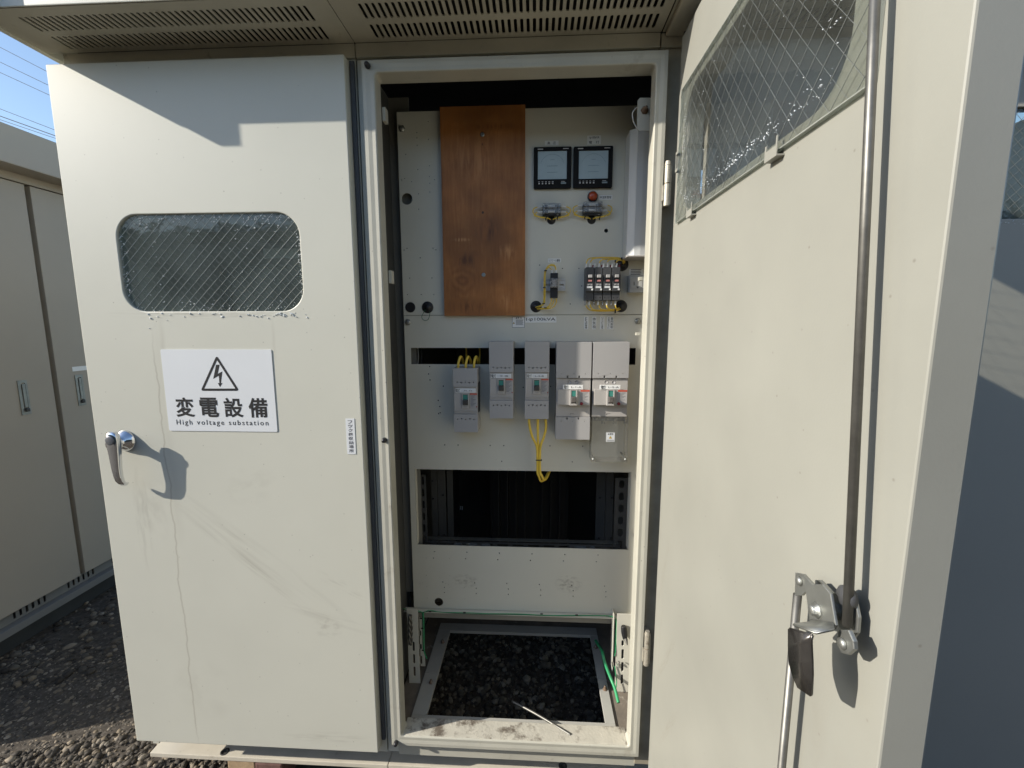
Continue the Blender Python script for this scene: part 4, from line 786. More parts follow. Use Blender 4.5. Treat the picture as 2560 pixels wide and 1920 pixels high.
# four small breakers in a row
def small_breaker():
    a, b = (0.1519,1.7189), (0.1779,1.6204); x0, x1, z0, z1 = rect_of(a, b); x1 = x0 + 0.0242; yf = 0.175
    t = thing('small_breaker', 'slim dark grey two-pole breaker with white 2P1E print', 'circuit breaker', ((x0 + x1) / 2, YP, z0), 'row of four small two-pole breakers'); w = x1 - x0; h = z1 - z0
    zc1, zc0 = z1 - h * 0.225, z0 + h * 0.27
    box('case', x0, x1, yf + 0.010, YP - 0.004, z0, z1, dgrey, t, 0.001)
    box('case_front', x0, x1, yf, yf + 0.012, zc0, zc1, dgrey, t, 0.0012)
    plate('terminal_cover', rrect(x0 + 0.0004, x1 - 0.0004, z0 + 0.0005, z0 + h * 0.15), [circ(x0 + w * 0.24, z0 + h * 0.085, 0.0018, 8), circ(x0 + w * 0.74, z0 + h * 0.085, 0.0018, 8)], 'Y', yf + 0.0066, 0.0033, dgrey, t)
    box('face_strip', x0 + w * 0.12, x1 - w * 0.12, yf - 0.0008, yf + 0.0004, zc0 + h * 0.13, zc1 - 0.0005, black, t)
    box('toggle', x0 + w * 0.26, x0 + w * 0.74, yf - 0.0075, yf - 0.0009, zc1 - h * 0.105, zc1 - h * 0.015, bk, t, 0.0012)
    box('on_mark', x0 + w * 0.27, x0 + w * 0.72, yf - 0.0013, yf - 0.0009, zc1 - h * 0.215, zc1 - h * 0.165, mat('pink_mark', (0.55, 0.22, 0.20), 0.5), t)
    text('lettering', '2P1E', x0 + w * 0.47, zc1 - h * 0.305, 0.01, 'Y', yf - 0.0011, white_pr, t, fit=(w * 0.66, 0.0048), weight=0.0002)
    box('name_strip', x0 + w * 0.12, x0 + w * 0.80, yf - 0.0013, yf - 0.0009, zc1 - h * 0.41, zc1 - h * 0.352, sticker, t)
    box('mark', x0 + w * 0.68, x0 + w * 0.88, yf - 0.0013, yf - 0.0009, zc1 - h * 0.475, zc1 - h * 0.425, sticker2, t)
    sl = []
    for i, u in enumerate((0.02, 0.55)): sl.append(cyl('terminal_sleeve', (x0 + w * u, yf + 0.018, z1 - 0.002), (x0 + w * u + 0.001, yf + 0.016, z1 + 0.0115), 0.0030, white_tube, t, n=10))
    for i, u in enumerate((0.05, 0.55)):
        cyl('terminal_sleeve', (x0 + w * u, yf + 0.018, z0 + 0.001), (x0 + w * u, yf + 0.016, z0 - 0.0135), 0.0028, clearf if i == 0 else white_tube, t, n=10)
    box('terminal_tab', x0 + w * 0.86, x0 + w * 1.02, yf + 0.020, yf + 0.030, z1 + 0.0002, z1 + 0.0075, redbtn, t)
    return t
def copy_thing(src, off, label):
    c = src.copy(); COL.objects.link(c); c.location = src.location + Vector(off); c['label'] = label; WL[c] = WL[src] + Vector(off)
    for ch in src.children:
        d = ch.copy(); COL.objects.link(d); d.parent = c; WL[d] = WL.get(ch, Vector()) + Vector(off)
        for g_ in ch.children:
            e = g_.copy(); COL.objects.link(e); e.parent = d
    return c
sb = small_breaker(); sb['label'] = 'leftmost of the four slim dark 2P1E breakers, next to the bare panel'
for i, lb in ((1, 'second from left of the four slim dark 2P1E breakers'), (2, 'third from left of the four slim dark 2P1E breakers'), (3, 'rightmost of the four slim dark 2P1E breakers, beside the outlet')):
    copy_thing(sb, (0.02625 * i, 0, 0), lb)
yw = thing('yellow_wiring', 'thin yellow wires arching over and under the row of small breakers', 'wires', ((0.2138,1.5948)[0], 0.22, (0.2140,1.5872)[1]))
for q in ([(0.1543,0.1910,1.7300), (0.1548,0.1920,1.7355), (0.1632,0.1950,1.7458), (0.1859,0.2000,1.7490), (0.2236,0.2050,1.7499), (0.2560,0.2100,1.7485), (0.2734,0.2220,1.7404), (0.2793,0.2600,1.7352)],
          [(0.1667,0.1910,1.7334), (0.1683,0.1900,1.7387), (0.1776,0.1920,1.7452), (0.2007,0.2000,1.7479), (0.2329,0.2050,1.7484), (0.2597,0.2100,1.7461), (0.2716,0.2220,1.7376), (0.2765,0.2600,1.7333)],
          [(0.1925,0.1910,1.7314), (0.1948,0.1890,1.7365), (0.2030,0.1900,1.7420), (0.2229,0.2000,1.7441), (0.2478,0.2050,1.7446), (0.2640,0.2120,1.7418), (0.2711,0.2280,1.7348), (0.2756,0.2600,1.7295)],
          [(0.2162,0.1910,1.7339), (0.2189,0.1910,1.7384), (0.2282,0.1980,1.7420), (0.2517,0.2060,1.7438), (0.2667,0.2160,1.7396), (0.2747,0.2600,1.7295)],
          [(0.2428,0.1910,1.7328), (0.2452,0.1900,1.7367), (0.2543,0.2000,1.7411), (0.2659,0.2120,1.7391), (0.2793,0.2600,1.7333)]):
    tube('wire', q, 0.0018, yellow, yw, 6, 5)
for q in ([(0.1556,0.1910,1.6057), (0.1575,0.1910,1.6010), (0.1666,0.1950,1.5928), (0.1898,0.2000,1.5891), (0.2281,0.2050,1.5891), (0.2519,0.2120,1.5902), (0.2631,0.2220,1.5942), (0.2760,0.2600,1.5983)],
          [(0.1680,0.1910,1.6093), (0.1694,0.1890,1.6018), (0.1772,0.1900,1.5935), (0.1991,0.2000,1.5919), (0.2281,0.2050,1.5916), (0.2537,0.2120,1.5921), (0.2740,0.2600,1.5983)],
          [(0.1943,0.1910,1.6074), (0.1965,0.1900,1.5999), (0.2040,0.1950,1.5936), (0.2280,0.2050,1.5929), (0.2499,0.2120,1.5940), (0.2740,0.2600,1.6003)],
          [(0.2179,0.1910,1.6063), (0.2200,0.1910,1.5989), (0.2287,0.1980,1.5945), (0.2454,0.2080,1.5938), (0.2740,0.2600,1.5993)],
          [(0.2444,0.1910,1.6071), (0.2455,0.1910,1.6007), (0.2514,0.2000,1.5964), (0.2739,0.2600,1.6012)]):
    tube('wire', q, 0.0018, yellow, yw, 6, 5)
for p in ((0.2616,0.2050,1.7445), (0.2429,0.2080,1.7414), (0.2471,0.2060,1.5882)):
    box('cable_tie', p[0] - 0.0018, p[0] + 0.0018, p[1] - 0.002, p[1] + 0.004, p[2] - 0.006, p[2] + 0.005, tie_m, yw, 0.0006)

# outlet and lamp cover at the right edge
oa, ob = (0.2874,1.6897), (0.3381,1.6449)
ot = thing('power_outlet', 'beige three-pin outlet box behind the right edge of the opening', 'outlet', ((0.3170,1.6471)[0], YP, (0.3172,1.6437)[1]))
box('back_box', (0.2855,1.6946)[0], oa[0] + 0.050, 0.212, YP - 0.0005, (-0.0480,1.6453)[1], (-0.0481,1.6967)[1], outlet_m, ot, 0.002)
of = plate('outlet_face', rrect(oa[0], oa[0] + 0.046, ob[1], oa[1]), [rrect((0.3000,1.7765)[0], (0.3024,1.7765)[0], (-0.0470,1.6657)[1], (-0.0470,1.6772)[1]), rrect((0.3132,1.7764)[0], (0.3152,1.7764)[0], (-0.0470,1.6670)[1], (-0.0470,1.6772)[1]), circ(*(0.3120,1.6601), 0.0026, 10)], 'Y', 0.205, 0.006, outlet_m, ot, 0.001)
plate('outlet_rim', rrect((0.2918,1.7766)[0], (0.3247,1.7763)[0], (-0.0470,1.6564)[1], (-0.0470,1.6865)[1], 0.002, 3), [rrect((0.2925,1.7766)[0], (0.3240,1.7763)[0], (-0.0470,1.6571)[1], (-0.0470,1.6858)[1], 0.002, 3)], 'Y', 0.2042, 0.0007, bk, ot)
ol = label_plate('notice_sticker', 'pale four-line notice sticker just above the beige outlet', (0.2915,1.7175), (0.3342,1.6943), YP, [], m=sticker2)
boxes('small_print', [((0.2957,1.7816)[0], (0.3280,1.7812)[0] - 0.002 * (k % 2), YP - 0.0011, YP - 0.0008, (-0.0481,1.7152)[1] - 0.0048 * k, (-0.0481,1.7174)[1] - 0.0048 * k) for k in range(4)], ink2, ol)
a, b = (0.2650,2.0981), (0.2722,1.7471)
lb = thing('lamp_cover', 'long pale blue-grey lamp cover standing upright inside the right edge', 'lamp cover', (0.30, 0.20, b[1]))
bm = bmesh.new(); xs = a[0] + 0.003
for (z, o) in ((b[1], 0), (b[1] + 0.018, 0.004), (a[1] - 0.012, 0.004), (a[1], 0)):
    pass
prof = [(xs, YP - 0.001), (xs, 0.172), (xs + 0.018, 0.158), (xs + 0.019, 0.156), (xs + 0.036, 0.154), (xs + 0.075, 0.156), (xs + 0.09, 0.172), (xs + 0.09, YP - 0.001)]
lo = [bm.verts.new((x, y, b[1])) for x, y in prof]; hi = [bm.verts.new((x, y, a[1] - 0.002)) for x, y in prof]
for i in range(len(prof) - 1): bm.faces.new((lo[i], lo[i + 1], hi[i + 1], hi[i]))
bm.faces.new(lo[::-1]); bm.faces.new(hi); bmesh.ops.recalc_face_normals(bm, faces=bm.faces); from_bm(bm, 'cover', lampbox, lb)
box('end_cap', xs - 0.002, xs + 0.093, 0.150, YP - 0.0015, b[1] - 0.004, b[1] + 0.0, bk2, lb, 0.001)

# ---------------- five large breakers
def dots(cx_, z, n, w, small, dia, flip=False):
    """row of round and diamond probe holes in a terminal cover"""
    h = []
    for i in range(n):
        x = cx_ + (i - (n - 1) / 2) * w
        if i % 2 == 0: h.append(circ(x, z, small, 8))
        else: h.append([(x - dia * 1.25, z - dia * 0.5 * (-1 if flip else 1)), (x, z - dia * 1.0 - dia * 0.5 * (-1 if flip else 1)), (x + dia * 1.25, z - dia * 0.5 * (-1 if flip else 1)), (x, z + dia * 1.0 - dia * 0.5 * (-1 if flip else 1))])
    return h
def breaker(x0, x1, zt, z1, z2, zb, yf, label, name, big=False, extra_label=None, dx=0.0, bottom=True, body_d=0.005):
    w = x1 - x0; cx_ = (x0 + x1) / 2
    t = thing('moulded_case_breaker', label, 'circuit breaker', (cx_, YP, min(zb, z2)), 'large grey circuit breakers on the lower panel')
    if big:
        hh = [circ(x0 + w * f, z1 + 0.0145, 0.0012, 8) for f in (0.16, 0.50, 0.84)] + [rrect(x0 + w * f - 0.0023, x0 + w * f + 0.0023, z1 - 0.0005 + 0.001, z1 + 0.0085, 0.002, 3) for f in (0.33, 0.66)]
    else: hh = dots(cx_, z1 + 0.0155, 5, w * 0.168, 0.0022, 0.0028)
    plate('top_cover', rrect(x0, x1, z1 + 0.0004, zt, 0.0005, 1), hh, 'Y', yf, 0.009, bk, t, 0.0006)
    boxes('top_cover_side', [(x0, x1, yf + 0.0155, YP - 0.001, z1 + 0.0004, zt - 0.0002)], bk, t)
    boxes('cover_wall', [(x0 + 0.0005, x0 + 0.0025, yf + 0.0088, yf + 0.0154, z1 + 0.0005, zt - 0.0005), (x1 - 0.0025, x1 - 0.0005, yf + 0.0088, yf + 0.0154, z1 + 0.0005, zt - 0.0005), (x0 + 0.0026, x1 - 0.0026, yf + 0.0088, yf + 0.0154, zt - 0.0025, zt - 0.0006)], bk, t)
    yb = yf + body_d
    bx0, bx1 = x0 + 0.001, x1 - 0.0006
    box('case', bx0, bx1, yb, YP - 0.001, z2 + 0.0003, z1 - 0.0003, bk2, t, 0.001)
    if bottom:
        if big: hh = [circ(x0 + w * f, z2 - 0.0135, 0.0012, 8) for f in (0.16, 0.50, 0.84)] + [rrect(x0 + w * f - 0.0023, x0 + w * f + 0.0023, z2 - 0.0080, z2 - 0.0015, 0.002, 3) for f in (0.33, 0.66)]
        else: hh = dots(cx_, z2 - 0.0160, 5, w * 0.168, 0.0022, 0.0028, True)
        plate('bottom_cover', rrect(x0, x1 - 0.0005, zb, z2 - 0.0004, 0.0005, 1), hh, 'Y', yf, 0.009, bk, t, 0.0006)
        boxes('bottom_cover_side', [(x0, x1 - 0.0005, yf + 0.0155, YP - 0.001, zb + 0.0002, z2 - 0.0004)], bk, t)
        boxes('cover_wall', [(x0 + 0.0005, x0 + 0.0025, yf + 0.0088, yf + 0.0154, zb + 0.0005, z2 - 0.0005), (x1 - 0.003, x1 - 0.001, yf + 0.0088, yf + 0.0154, zb + 0.0005, z2 - 0.0005), (x0 + 0.0026, x1 - 0.0031, yf + 0.0088, yf + 0.0154, zb + 0.0006, zb + 0.0025)], bk, t)
    H = z1 - z2
    if not big:
        # name strip
        la, lb_ = z1 - 0.0045, z1 - 0.0045 - 0.0135
        ns = box('name_strip', bx0 + w * 0.07, bx0 + w * 0.90, yb - 0.0026, yb - 0.0004, lb_, la, sticker2, t, 0.0006)
        text('lettering', '電灯', bx0 + w * 0.175, (la + lb_) / 2, 0.01, 'Y', yb - 0.0029, ink, ns, fit=(w * 0.19, 0.0105))
        box('name_card', bx0 + w * 0.30, bx0 + w * 0.88, yb - 0.0032, yb - 0.0027, lb_ + 0.0022, la - 0.0022, sticker, ns)
        text('lettering', name, bx0 + w * 0.59, (la + lb_) / 2, 0.01, 'Y', yb - 0.0035, ink2, ns, fit=(w * 0.36, 0.0048))
        fz1 = lb_ - 0.0015; fz0 = fz1 - 0.0485
        box('face_plate', bx0 + 0.0012, bx0 + w * 0.30, yb - 0.0022, yb - 0.0003, fz0, fz1, bk2, t, 0.0006)
        tx0, tx1 = bx0 + w * 0.32 + dx, bx0 + w * 0.64 + dx
        plate('toggle_surround', rrect(tx0, tx1, fz0 + 0.0005, fz1 + 0.0005), [rrect(tx0 + 0.0038, tx1 - 0.0045, fz0 + 0.011, fz1 - 0.004)], 'Y', yb - 0.0050, 0.0047, bk2, t, 0.0006)
        box('toggle_slot', tx0 + 0.0036, tx1 - 0.0043, yb - 0.0006, yb - 0.0002, fz0 + 0.0105, fz1 - 0.0035, bk3, t)
        box('toggle_window', tx0 + 0.0044, tx1 - 0.0052, yb - 0.0018, yb - 0.0007, fz1 - 0.0205, fz1 - 0.0060, teal, t)
        box('toggle', tx0 + 0.0044, tx1 - 0.0052, yb - 0.0120, yb - 0.0007, fz0 + 0.0120, fz1 - 0.0208, bk3, t, 0.0012)
        box('test_button', tx0 + 0.0060, tx1 - 0.0066, yb - 0.0056, yb - 0.0048, fz0 + 0.0035, fz0 + 0.0085, rate_m, t, 0.0003)
        rp = box('rating_plate', bx0 + w * 0.665, bx1 - 0.0010, yb - 0.0016, yb - 0.0003, fz0, fz1, rate_m, t)
        box('red_strip', bx0 + w * 0.665, bx1 - 0.0012, yb - 0.0020, yb - 0.0016, fz1 - 0.0050, fz1 - 0.0004, red_pr, rp)
        boxes('small_print', [(bx0 + w * 0.69, bx0 + w * (0.90 - 0.05 * (k % 3)), yb - 0.0020, yb - 0.0016, fz1 - 0.0090 - 0.0040 * k, fz1 - 0.0074 - 0.0040 * k) for k in range(9)], ink2, rp)
        box('red_mark', bx1 - 0.0052, bx1 - 0.0020, yb - 0.0021, yb - 0.0016, fz0 + 0.0035, fz0 + 0.0072, redbtn, rp)
        boxes('case_tab', [(bx0 + 0.003, bx0 + w * 0.22, yb - 0.0012, yb - 0.0002, z2 + 0.0055, z2 + 0.0075), (bx0 + w * 0.44, bx0 + w * 0.66, yb - 0.0012, yb - 0.0002, z2 + 0.0055, z2 + 0.0075), (bx0 + w * 0.80, bx1 - 0.001, yb - 0.0012, yb - 0.0002, z2 + 0.0055, z2 + 0.0075)], bk, t)
        box('case_shelf', bx0 + 0.0005, bx1 - 0.0005, yb - 0.0030, yb - 0.0003, z2 + 0.0085, z2 + 0.0100, bk2, t)
    else:
        for f in (0.385, 0.595):
            lathe('case_screw', [(0.0062, 0), (0.0062, 0.0006), (0.0050, 0.0008), (0.0050, 0.0002), (0, 0.0002)], (x0 + w * f, yb, z1 - 0.0125), (0, -1, 0), rate_m, t, 18)
        la, lb_ = z1 - 0.0185, z1 - 0.0325
        ns = box('name_strip', x0 + w * 0.19, x0 + w * 0.76, yb - 0.0175, yb - 0.0154, lb_, la, sticker2, t, 0.0006)
        text('lettering', '電灯', x0 + w * 0.285, (la + lb_) / 2, 0.01, 'Y', yb - 0.0178, ink, ns, fit=(w * 0.125, 0.0105))
        text('lettering', name, x0 + w * 0.57, (la + lb_) / 2, 0.01, 'Y', yb - 0.0178, ink2, ns, fit=(w * 0.29, 0.0050))
        fz1, fz0 = lb_ - 0.0005, lb_ - 0.0500
        # raised nose with sloped sides
        bm = bmesh.new(); ya = yb - 0.0165
        bmesh.ops.create_cube(bm, size=1)
        for v in bm.verts:
            ix, iy, iz = v.co.x > 0, v.co.y > 0, v.co.z > 0
            v.co = Vector(((x1 - 0.004) if ix else (x0 + 0.004), (yb - 0.0003) if iy else ya, (fz1 if iz else fz0)))
        bmesh.ops.bevel(bm, geom=list(bm.edges), offset=0.002, segments=2, affect='EDGES'); from_bm(bm, 'nose', bk2, t)
        tx0, tx1 = x0 + w * 0.385, x0 + w * 0.60
        plate('toggle_surround', rrect(tx0, tx1, fz0 + 0.001, fz1 - 0.001), [rrect(tx0 + 0.005, tx1 - 0.0045, fz0 + 0.007, fz1 - 0.002)], 'Y', ya - 0.0075, 0.0073, bk2, t, 0.0008)
        box('toggle_slot', tx0 + 0.0046, tx1 - 0.0042, ya - 0.0016, ya - 0.0002, fz0 + 0.0065, fz1 - 0.0018, bk3, t)
        box('toggle_window', tx0 + 0.0052, tx1 - 0.0050, ya - 0.0062, ya - 0.0017, fz1 - 0.0200, fz1 - 0.0040, teal, t)
        box('toggle', tx0 + 0.0052, tx1 - 0.0050, ya - 0.0170, ya - 0.0017, fz0 + 0.0120, fz1 - 0.0205, mat('toggle_grey', (0.13, 0.115, 0.105), 0.4), t, 0.0015)
        rp = plate('rating_plate', [(x0 + w * 0.69, fz1 - 0.0005), (x1 - 0.0055, fz1 - 0.0005), (x1 - 0.0055, fz0 + 0.0025), (x1 - 0.012, fz0 + 0.0015), (x0 + w * 0.70, fz0 + 0.014)][::-1], [], 'Y', ya - 0.0013, 0.0010, mat('pale_rating', (0.50, 0.48, 0.46), 0.45), t)
        box('red_strip', x0 + w * 0.69, x1 - 0.0057, ya - 0.0018, ya - 0.0013, fz1 - 0.0062, fz1 - 0.0006, red_pr, rp)
        boxes('small_print', [(x0 + w * 0.715, x0 + w * (0.90 - 0.04 * (k % 3)), ya - 0.0017, ya - 0.0013, fz1 - 0.0105 - 0.0036 * k, fz1 - 0.0092 - 0.0036 * k) for k in range(7)], ink2, rp)
        lathe('trip_button', [(0.0048, 0), (0.0048, 0.002), (0.0035, 0.0035), (0, 0.0036)], (x0 + w * 0.725, ya - 0.0002, fz0 + 0.0060), (0, -1, 0), redbtn, t, 14)
        boxes('case_seam', [(x0 + w * 0.42, x0 + w * 0.53, yb - 0.0006, yb - 0.0001, z2 + 0.0095, z2 + 0.0102), (x0 + w * 0.42, x0 + w * 0.427, yb - 0.0006, yb - 0.0001, z2 + 0.0050, z2 + 0.0095)], dgrey, t)
    return t
Y1 = 0.165
a = (-0.2547,1.4143); b = (-0.1787,1.3551); c = (-0.2528,1.2692); d = (-0.1782,1.2108)
b1 = breaker(a[0] + 0.0005, b[0] + 0.0008, a[1], b[1], c[1], d[1], Y1, 'smallest grey breaker, leftmost of the five, with three yellow cables entering its top', '外 灯', dx=0.0)
box('side_slot', b[0] + 0.0009, b[0] + 0.0022, 0.175, 0.215, c[1] + 0.004, b[1] + 0.012, dark, b1)
a = (-0.1409,1.4968); b = (-0.0661,1.4014); c = (-0.1414,1.3142); d = (-0.0660,1.2561)
breaker(a[0], b[0], a[1], b[1], c[1], d[1], Y1, 'grey breaker second from left of the five, with no cables showing', '予 備')
a = (-0.0306,1.4968); b = (0.0444,1.4019); c = (-0.0299,1.3150); d = (0.0461,1.2555)
breaker(a[0], b[0], a[1], b[1], c[1], d[1], Y1, 'middle grey breaker labelled L-2-B with three yellow cables leaving its bottom', 'L-2-B')
a = (0.0657,1.4955); b = (0.1744,1.3843); c = (0.0682,1.2632); d = (0.1723,1.1910)
breaker(a[0], b[0] - 0.0015, a[1], b[1], c[1], d[1], Y1, 'wide grey breaker labelled L-1-A with a solid grey bottom cover', 'L-1-A', big=True)
a = (0.1770,1.4955); b = (0.2871,1.3848); c = (0.1818,1.2642); d = (0.2906,1.1188)
b5 = breaker(a[0], b[0] - 0.0010, a[1], b[1], c[1], c[1], Y1, 'wide grey breaker labelled L-2-A with a clear plastic terminal cover below', 'L-2-A', big=True, bottom=False)
# clear cover of the last breaker
cx0, cx1, cz0 = a[0] + 0.0015, (0.2906,1.1188)[0], d[1]
boxes('clear_cover', [(cx0, cx1, Y1, Y1 + 0.0015, cz0, c[1] - 0.0005), (cx0, cx0 + 0.0015, Y1 + 0.0016, YP - 0.012, cz0, c[1] - 0.0005), (cx1 - 0.0015, cx1, Y1 + 0.0016, YP - 0.012, cz0, c[1] - 0.0005), (cx0 + 0.0016, cx1 - 0.0016, Y1 + 0.0016, YP - 0.012, cz0, cz0 + 0.0015)], clearp, b5)
for p in ((0.1967,1.2511), (0.2175,1.2470), (0.2292,1.2515), (0.2531,1.2473), (0.2659,1.2518), (0.2858,1.2462)):
    lathe('terminal_bolt', [(0.0052, 0), (0.0052, 0.002), (0.0040, 0.004), (0, 0.0042)], (p[0], 0.2000, p[1]), (0, -1, 0), zinc, b5, 12)
for p in ((0.2183,1.2418), (0.2545,1.2422), (0.2885,1.2425)):
    plate('terminal_lug', [(p[0] - 0.0055, p[1] + 0.007), (p[0] - 0.0062, p[1] - 0.0075), (p[0] - 0.0025, p[1] - 0.0075), (p[0], p[1] - 0.0035), (p[0] + 0.0025, p[1] - 0.0075), (p[0] + 0.0062, p[1] - 0.0075), (p[0] + 0.0055, p[1] + 0.007)], [], 'Y', 0.2003, 0.0025, zinc, b5)
box('terminal_block', cx0 + 0.003, cx1 - 0.003, 0.2060, YP - 0.001, c[1] - 0.022, c[1] - 0.001, bk, b5)
for (p, q) in (((0.1847,0.1630,1.1296), (0.1801,0.2300,1.1314)), ((0.2847,0.1630,1.1305), (0.2832,0.2300,1.1251))):
    cyl('cover_stud', (p[0], 0.1640, p[2]), (p[0] , 0.2340, p[2]), 0.0035, zinc, b5, n=10)
    lathe('stud_nut', [(0.0048, 0), (0.0048, 0.004), (0.0035, 0.0065), (0, 0.0068)], (p[0], 0.1640, p[2]), (0, -1, 0), zinc, b5, 12)
wa, wb = (0.2229,1.2153), (0.2493,1.1858)
wl2 = label_plate('warning_sticker', 'white warning sticker with yellow triangle on the clear breaker cover', wa, wb, Y1 - 0.0005, [])
text('lettering', '▲警告', (wa[0] + wb[0]) / 2, wa[1] - 0.0045, 0.01, 'Y', Y1 - 0.0015, ink, wl2, fit=(0.017, 0.005))
text('lettering', '▲', (wa[0] + wb[0]) / 2, (wa[1] + wb[1]) / 2, 0.01, 'Y', Y1 - 0.0015, mat('triangle_yellow', (0.50, 0.36, 0.06), 0.5), wl2, fit=(0.010, 0.009))
boxes('small_print', [(wa[0] + 0.0018, wb[0] - 0.0018, Y1 - 0.0016, Y1 - 0.0013, wb[1] + 0.0020 + 0.0028 * k, wb[1] + 0.0032 + 0.0028 * k) for k in range(2)], ink2, wl2)

# yellow power cables
yc = thing('yellow_cable_set', 'three thick yellow cables arching out of the top of the smallest breaker', 'cables', ((-0.2095,1.4158)[0], 0.21, (-0.2095,1.4158)[1]))
for i, (xa_, xb_) in enumerate(((203, 262), (287, 345), (378, 428))):
    tube('cable', [(-0.2413,0.1850,1.4109) if i == 0 else ((-0.2170,0.1850,1.4109) if i == 1 else (-0.1912,0.1850,1.4110)), (-0.2399,0.1870,1.4307) if i == 0 else ((-0.2158,0.1870,1.4307) if i == 1 else (-0.1903,0.1870,1.4308)),
                   (-0.2352,0.2000,1.4474) if i == 0 else ((-0.2109,0.2000,1.4474) if i == 1 else (-0.1861,0.2000,1.4475)), (-0.2343,0.2350,1.4339) if i == 0 else ((-0.2094,0.2350,1.4339) if i == 1 else (-0.1845,0.2350,1.4340)), (-0.2395,0.2750,1.4078) if i == 0 else ((-0.2138,0.2750,1.4079) if i == 1 else (-0.1882,0.2750,1.4080))], 0.0040, yellow, yc, 10, 7)
yd = thing('yellow_cable_set', 'three thick yellow cables hanging in a tied loop below the middle breaker', 'cables', ((0.0135,1.1116)[0], 0.19, (0.0137,1.0729)[1]))
tube('cable', [(-0.0173,0.1800,1.2527), (-0.0157,0.1780,1.2313), (-0.0070,0.1760,1.1967), (0.0075,0.1760,1.1644), (0.0101,0.1780,1.1193), (0.0109,0.1800,1.0766), (0.0150,0.1820,1.0654), (0.0216,0.1950,1.0441), (0.0351,0.2300,1.0373), (0.0479,0.2700,1.0484), (0.0591,0.3000,1.0617)], 0.0040, yellow, yd, 10, 6)
tube('cable', [(0.0107,0.1800,1.2530), (0.0106,0.1780,1.2257), (0.0117,0.1790,1.1784), (0.0153,0.1800,1.1575), (0.0159,0.1830,1.1178), (0.0168,0.1850,1.0749), (0.0226,0.1860,1.0685), (0.0289,0.2000,1.0482), (0.0426,0.2350,1.0447), (0.0536,0.2700,1.0577), (0.0613,0.3000,1.0664)], 0.0040, yellow, yd, 10, 6)
tube('cable', [(0.0343,0.1800,1.2532), (0.0362,0.1780,1.2260), (0.0302,0.1760,1.1971), (0.0195,0.1760,1.1646), (0.0176,0.1770,1.1197), (0.0190,0.1780,1.0774), (0.0242,0.1790,1.0666), (0.0312,0.1900,1.0497), (0.0414,0.2250,1.0438), (0.0513,0.2650,1.0502), (0.0622,0.3000,1.0618)], 0.0040, yellow, yd, 10, 6)
p = (0.0129,0.1720,1.1206)
box('cable_tie', p[0] - 0.0085, p[0] + 0.0085, 0.1700, 0.1725, p[2] - 0.0016, p[2] + 0.0016, tie_m, yd, 0.0006); box('cable_tie', p[0] + 0.0080, p[0] + 0.0112, 0.1690, 0.1740, p[2] - 0.0022, p[2] + 0.0030, tie_m, yd, 0.0006)
# wires seen through the long slot
sw = thing('wiring', 'dark wires and fittings behind the long slot of the lower panel', 'wires', (-0.35, 0.30, (-0.3656,1.4212)[1]))
for k, (u, c_) in enumerate(((240, dgrey), (262, white_tube), (290, dgrey), (640, yellow), (745, yellow))):
    x = (-0.5173,1.4417)[0] + (u / 3.073) * 0.00135
    tube('wire', [(x, 0.30, s0[1] + 0.03), (x + 0.003, 0.305, (s0[1] + s1[1]) / 2), (x - 0.002, 0.30, s1[1] - 0.03)], 0.002 if k < 3 else 0.003, c_, sw, 8, 5)

# earth wires and green cable
ge = thing('earth_wire', 'thin dark green earth wires clipped along the rail under the lower panel', 'wire', (0, 0.212, (-0.3063,0.5635)[1]))
tube('wire', [(-0.4591,0.2120,0.5638), (-0.4280,0.2120,0.5623), (-0.3947,0.2120,0.5545), (-0.3862,0.2110,0.5504), (-0.3802,0.2110,0.5531), (-0.3611,0.2120,0.5608), (-0.3208,0.2120,0.5545), (-0.2378,0.2120,0.5562), (-0.1670,0.2120,0.5553), (-0.0499,0.2120,0.5577), (0.0465,0.2120,0.5560), (0.1619,0.2120,0.5602), (0.2306,0.2120,0.5619), (0.2692,0.2100,0.5611), (0.2813,0.2060,0.5500), (0.2832,0.2030,0.5070), (0.2822,0.2000,0.4460), (0.2780,0.1980,0.4220)], 0.0012, green, ge, 6, 5)
tube('wire', [(-0.4601,0.2150,0.5591), (-0.4002,0.2140,0.5503), (-0.3714,0.2140,0.5539), (-0.3427,0.2140,0.5549), (-0.2856,0.2140,0.5513), (-0.1673,0.2140,0.5508), (-0.0499,0.2140,0.5535), (0.0698,0.2140,0.5532), (0.1851,0.2140,0.5578), (0.2537,0.2130,0.5589), (0.2761,0.2090,0.5526), (0.2795,0.2050,0.5054), (0.2792,0.2000,0.4332)], 0.0012, dgreen, ge, 6, 5)
tube('wire', [(-0.3850,0.2110,0.5504), (-0.3834,0.2070,0.5302), (-0.3829,0.2040,0.4809), (-0.3832,0.2010,0.4313), (-0.3814,0.1990,0.4069), (-0.3753,0.2050,0.3799)], 0.0022, green, ge, 8, 5)
tube('wire', [(-0.3886,0.2110,0.5516), (-0.3878,0.2080,0.5293), (-0.3875,0.2050,0.4800), (-0.3875,0.2020,0.4304), (-0.3848,0.2030,0.4087)], 0.0016, dgreen, ge, 8, 5)
tube('wire', [(0.2801,0.1970,0.3845), (0.2827,0.1950,0.3606), (0.2871,0.1930,0.3316), (0.2855,0.1900,0.3136), (0.2833,0.1880,0.2997)], 0.0016, green, ge, 8, 5)
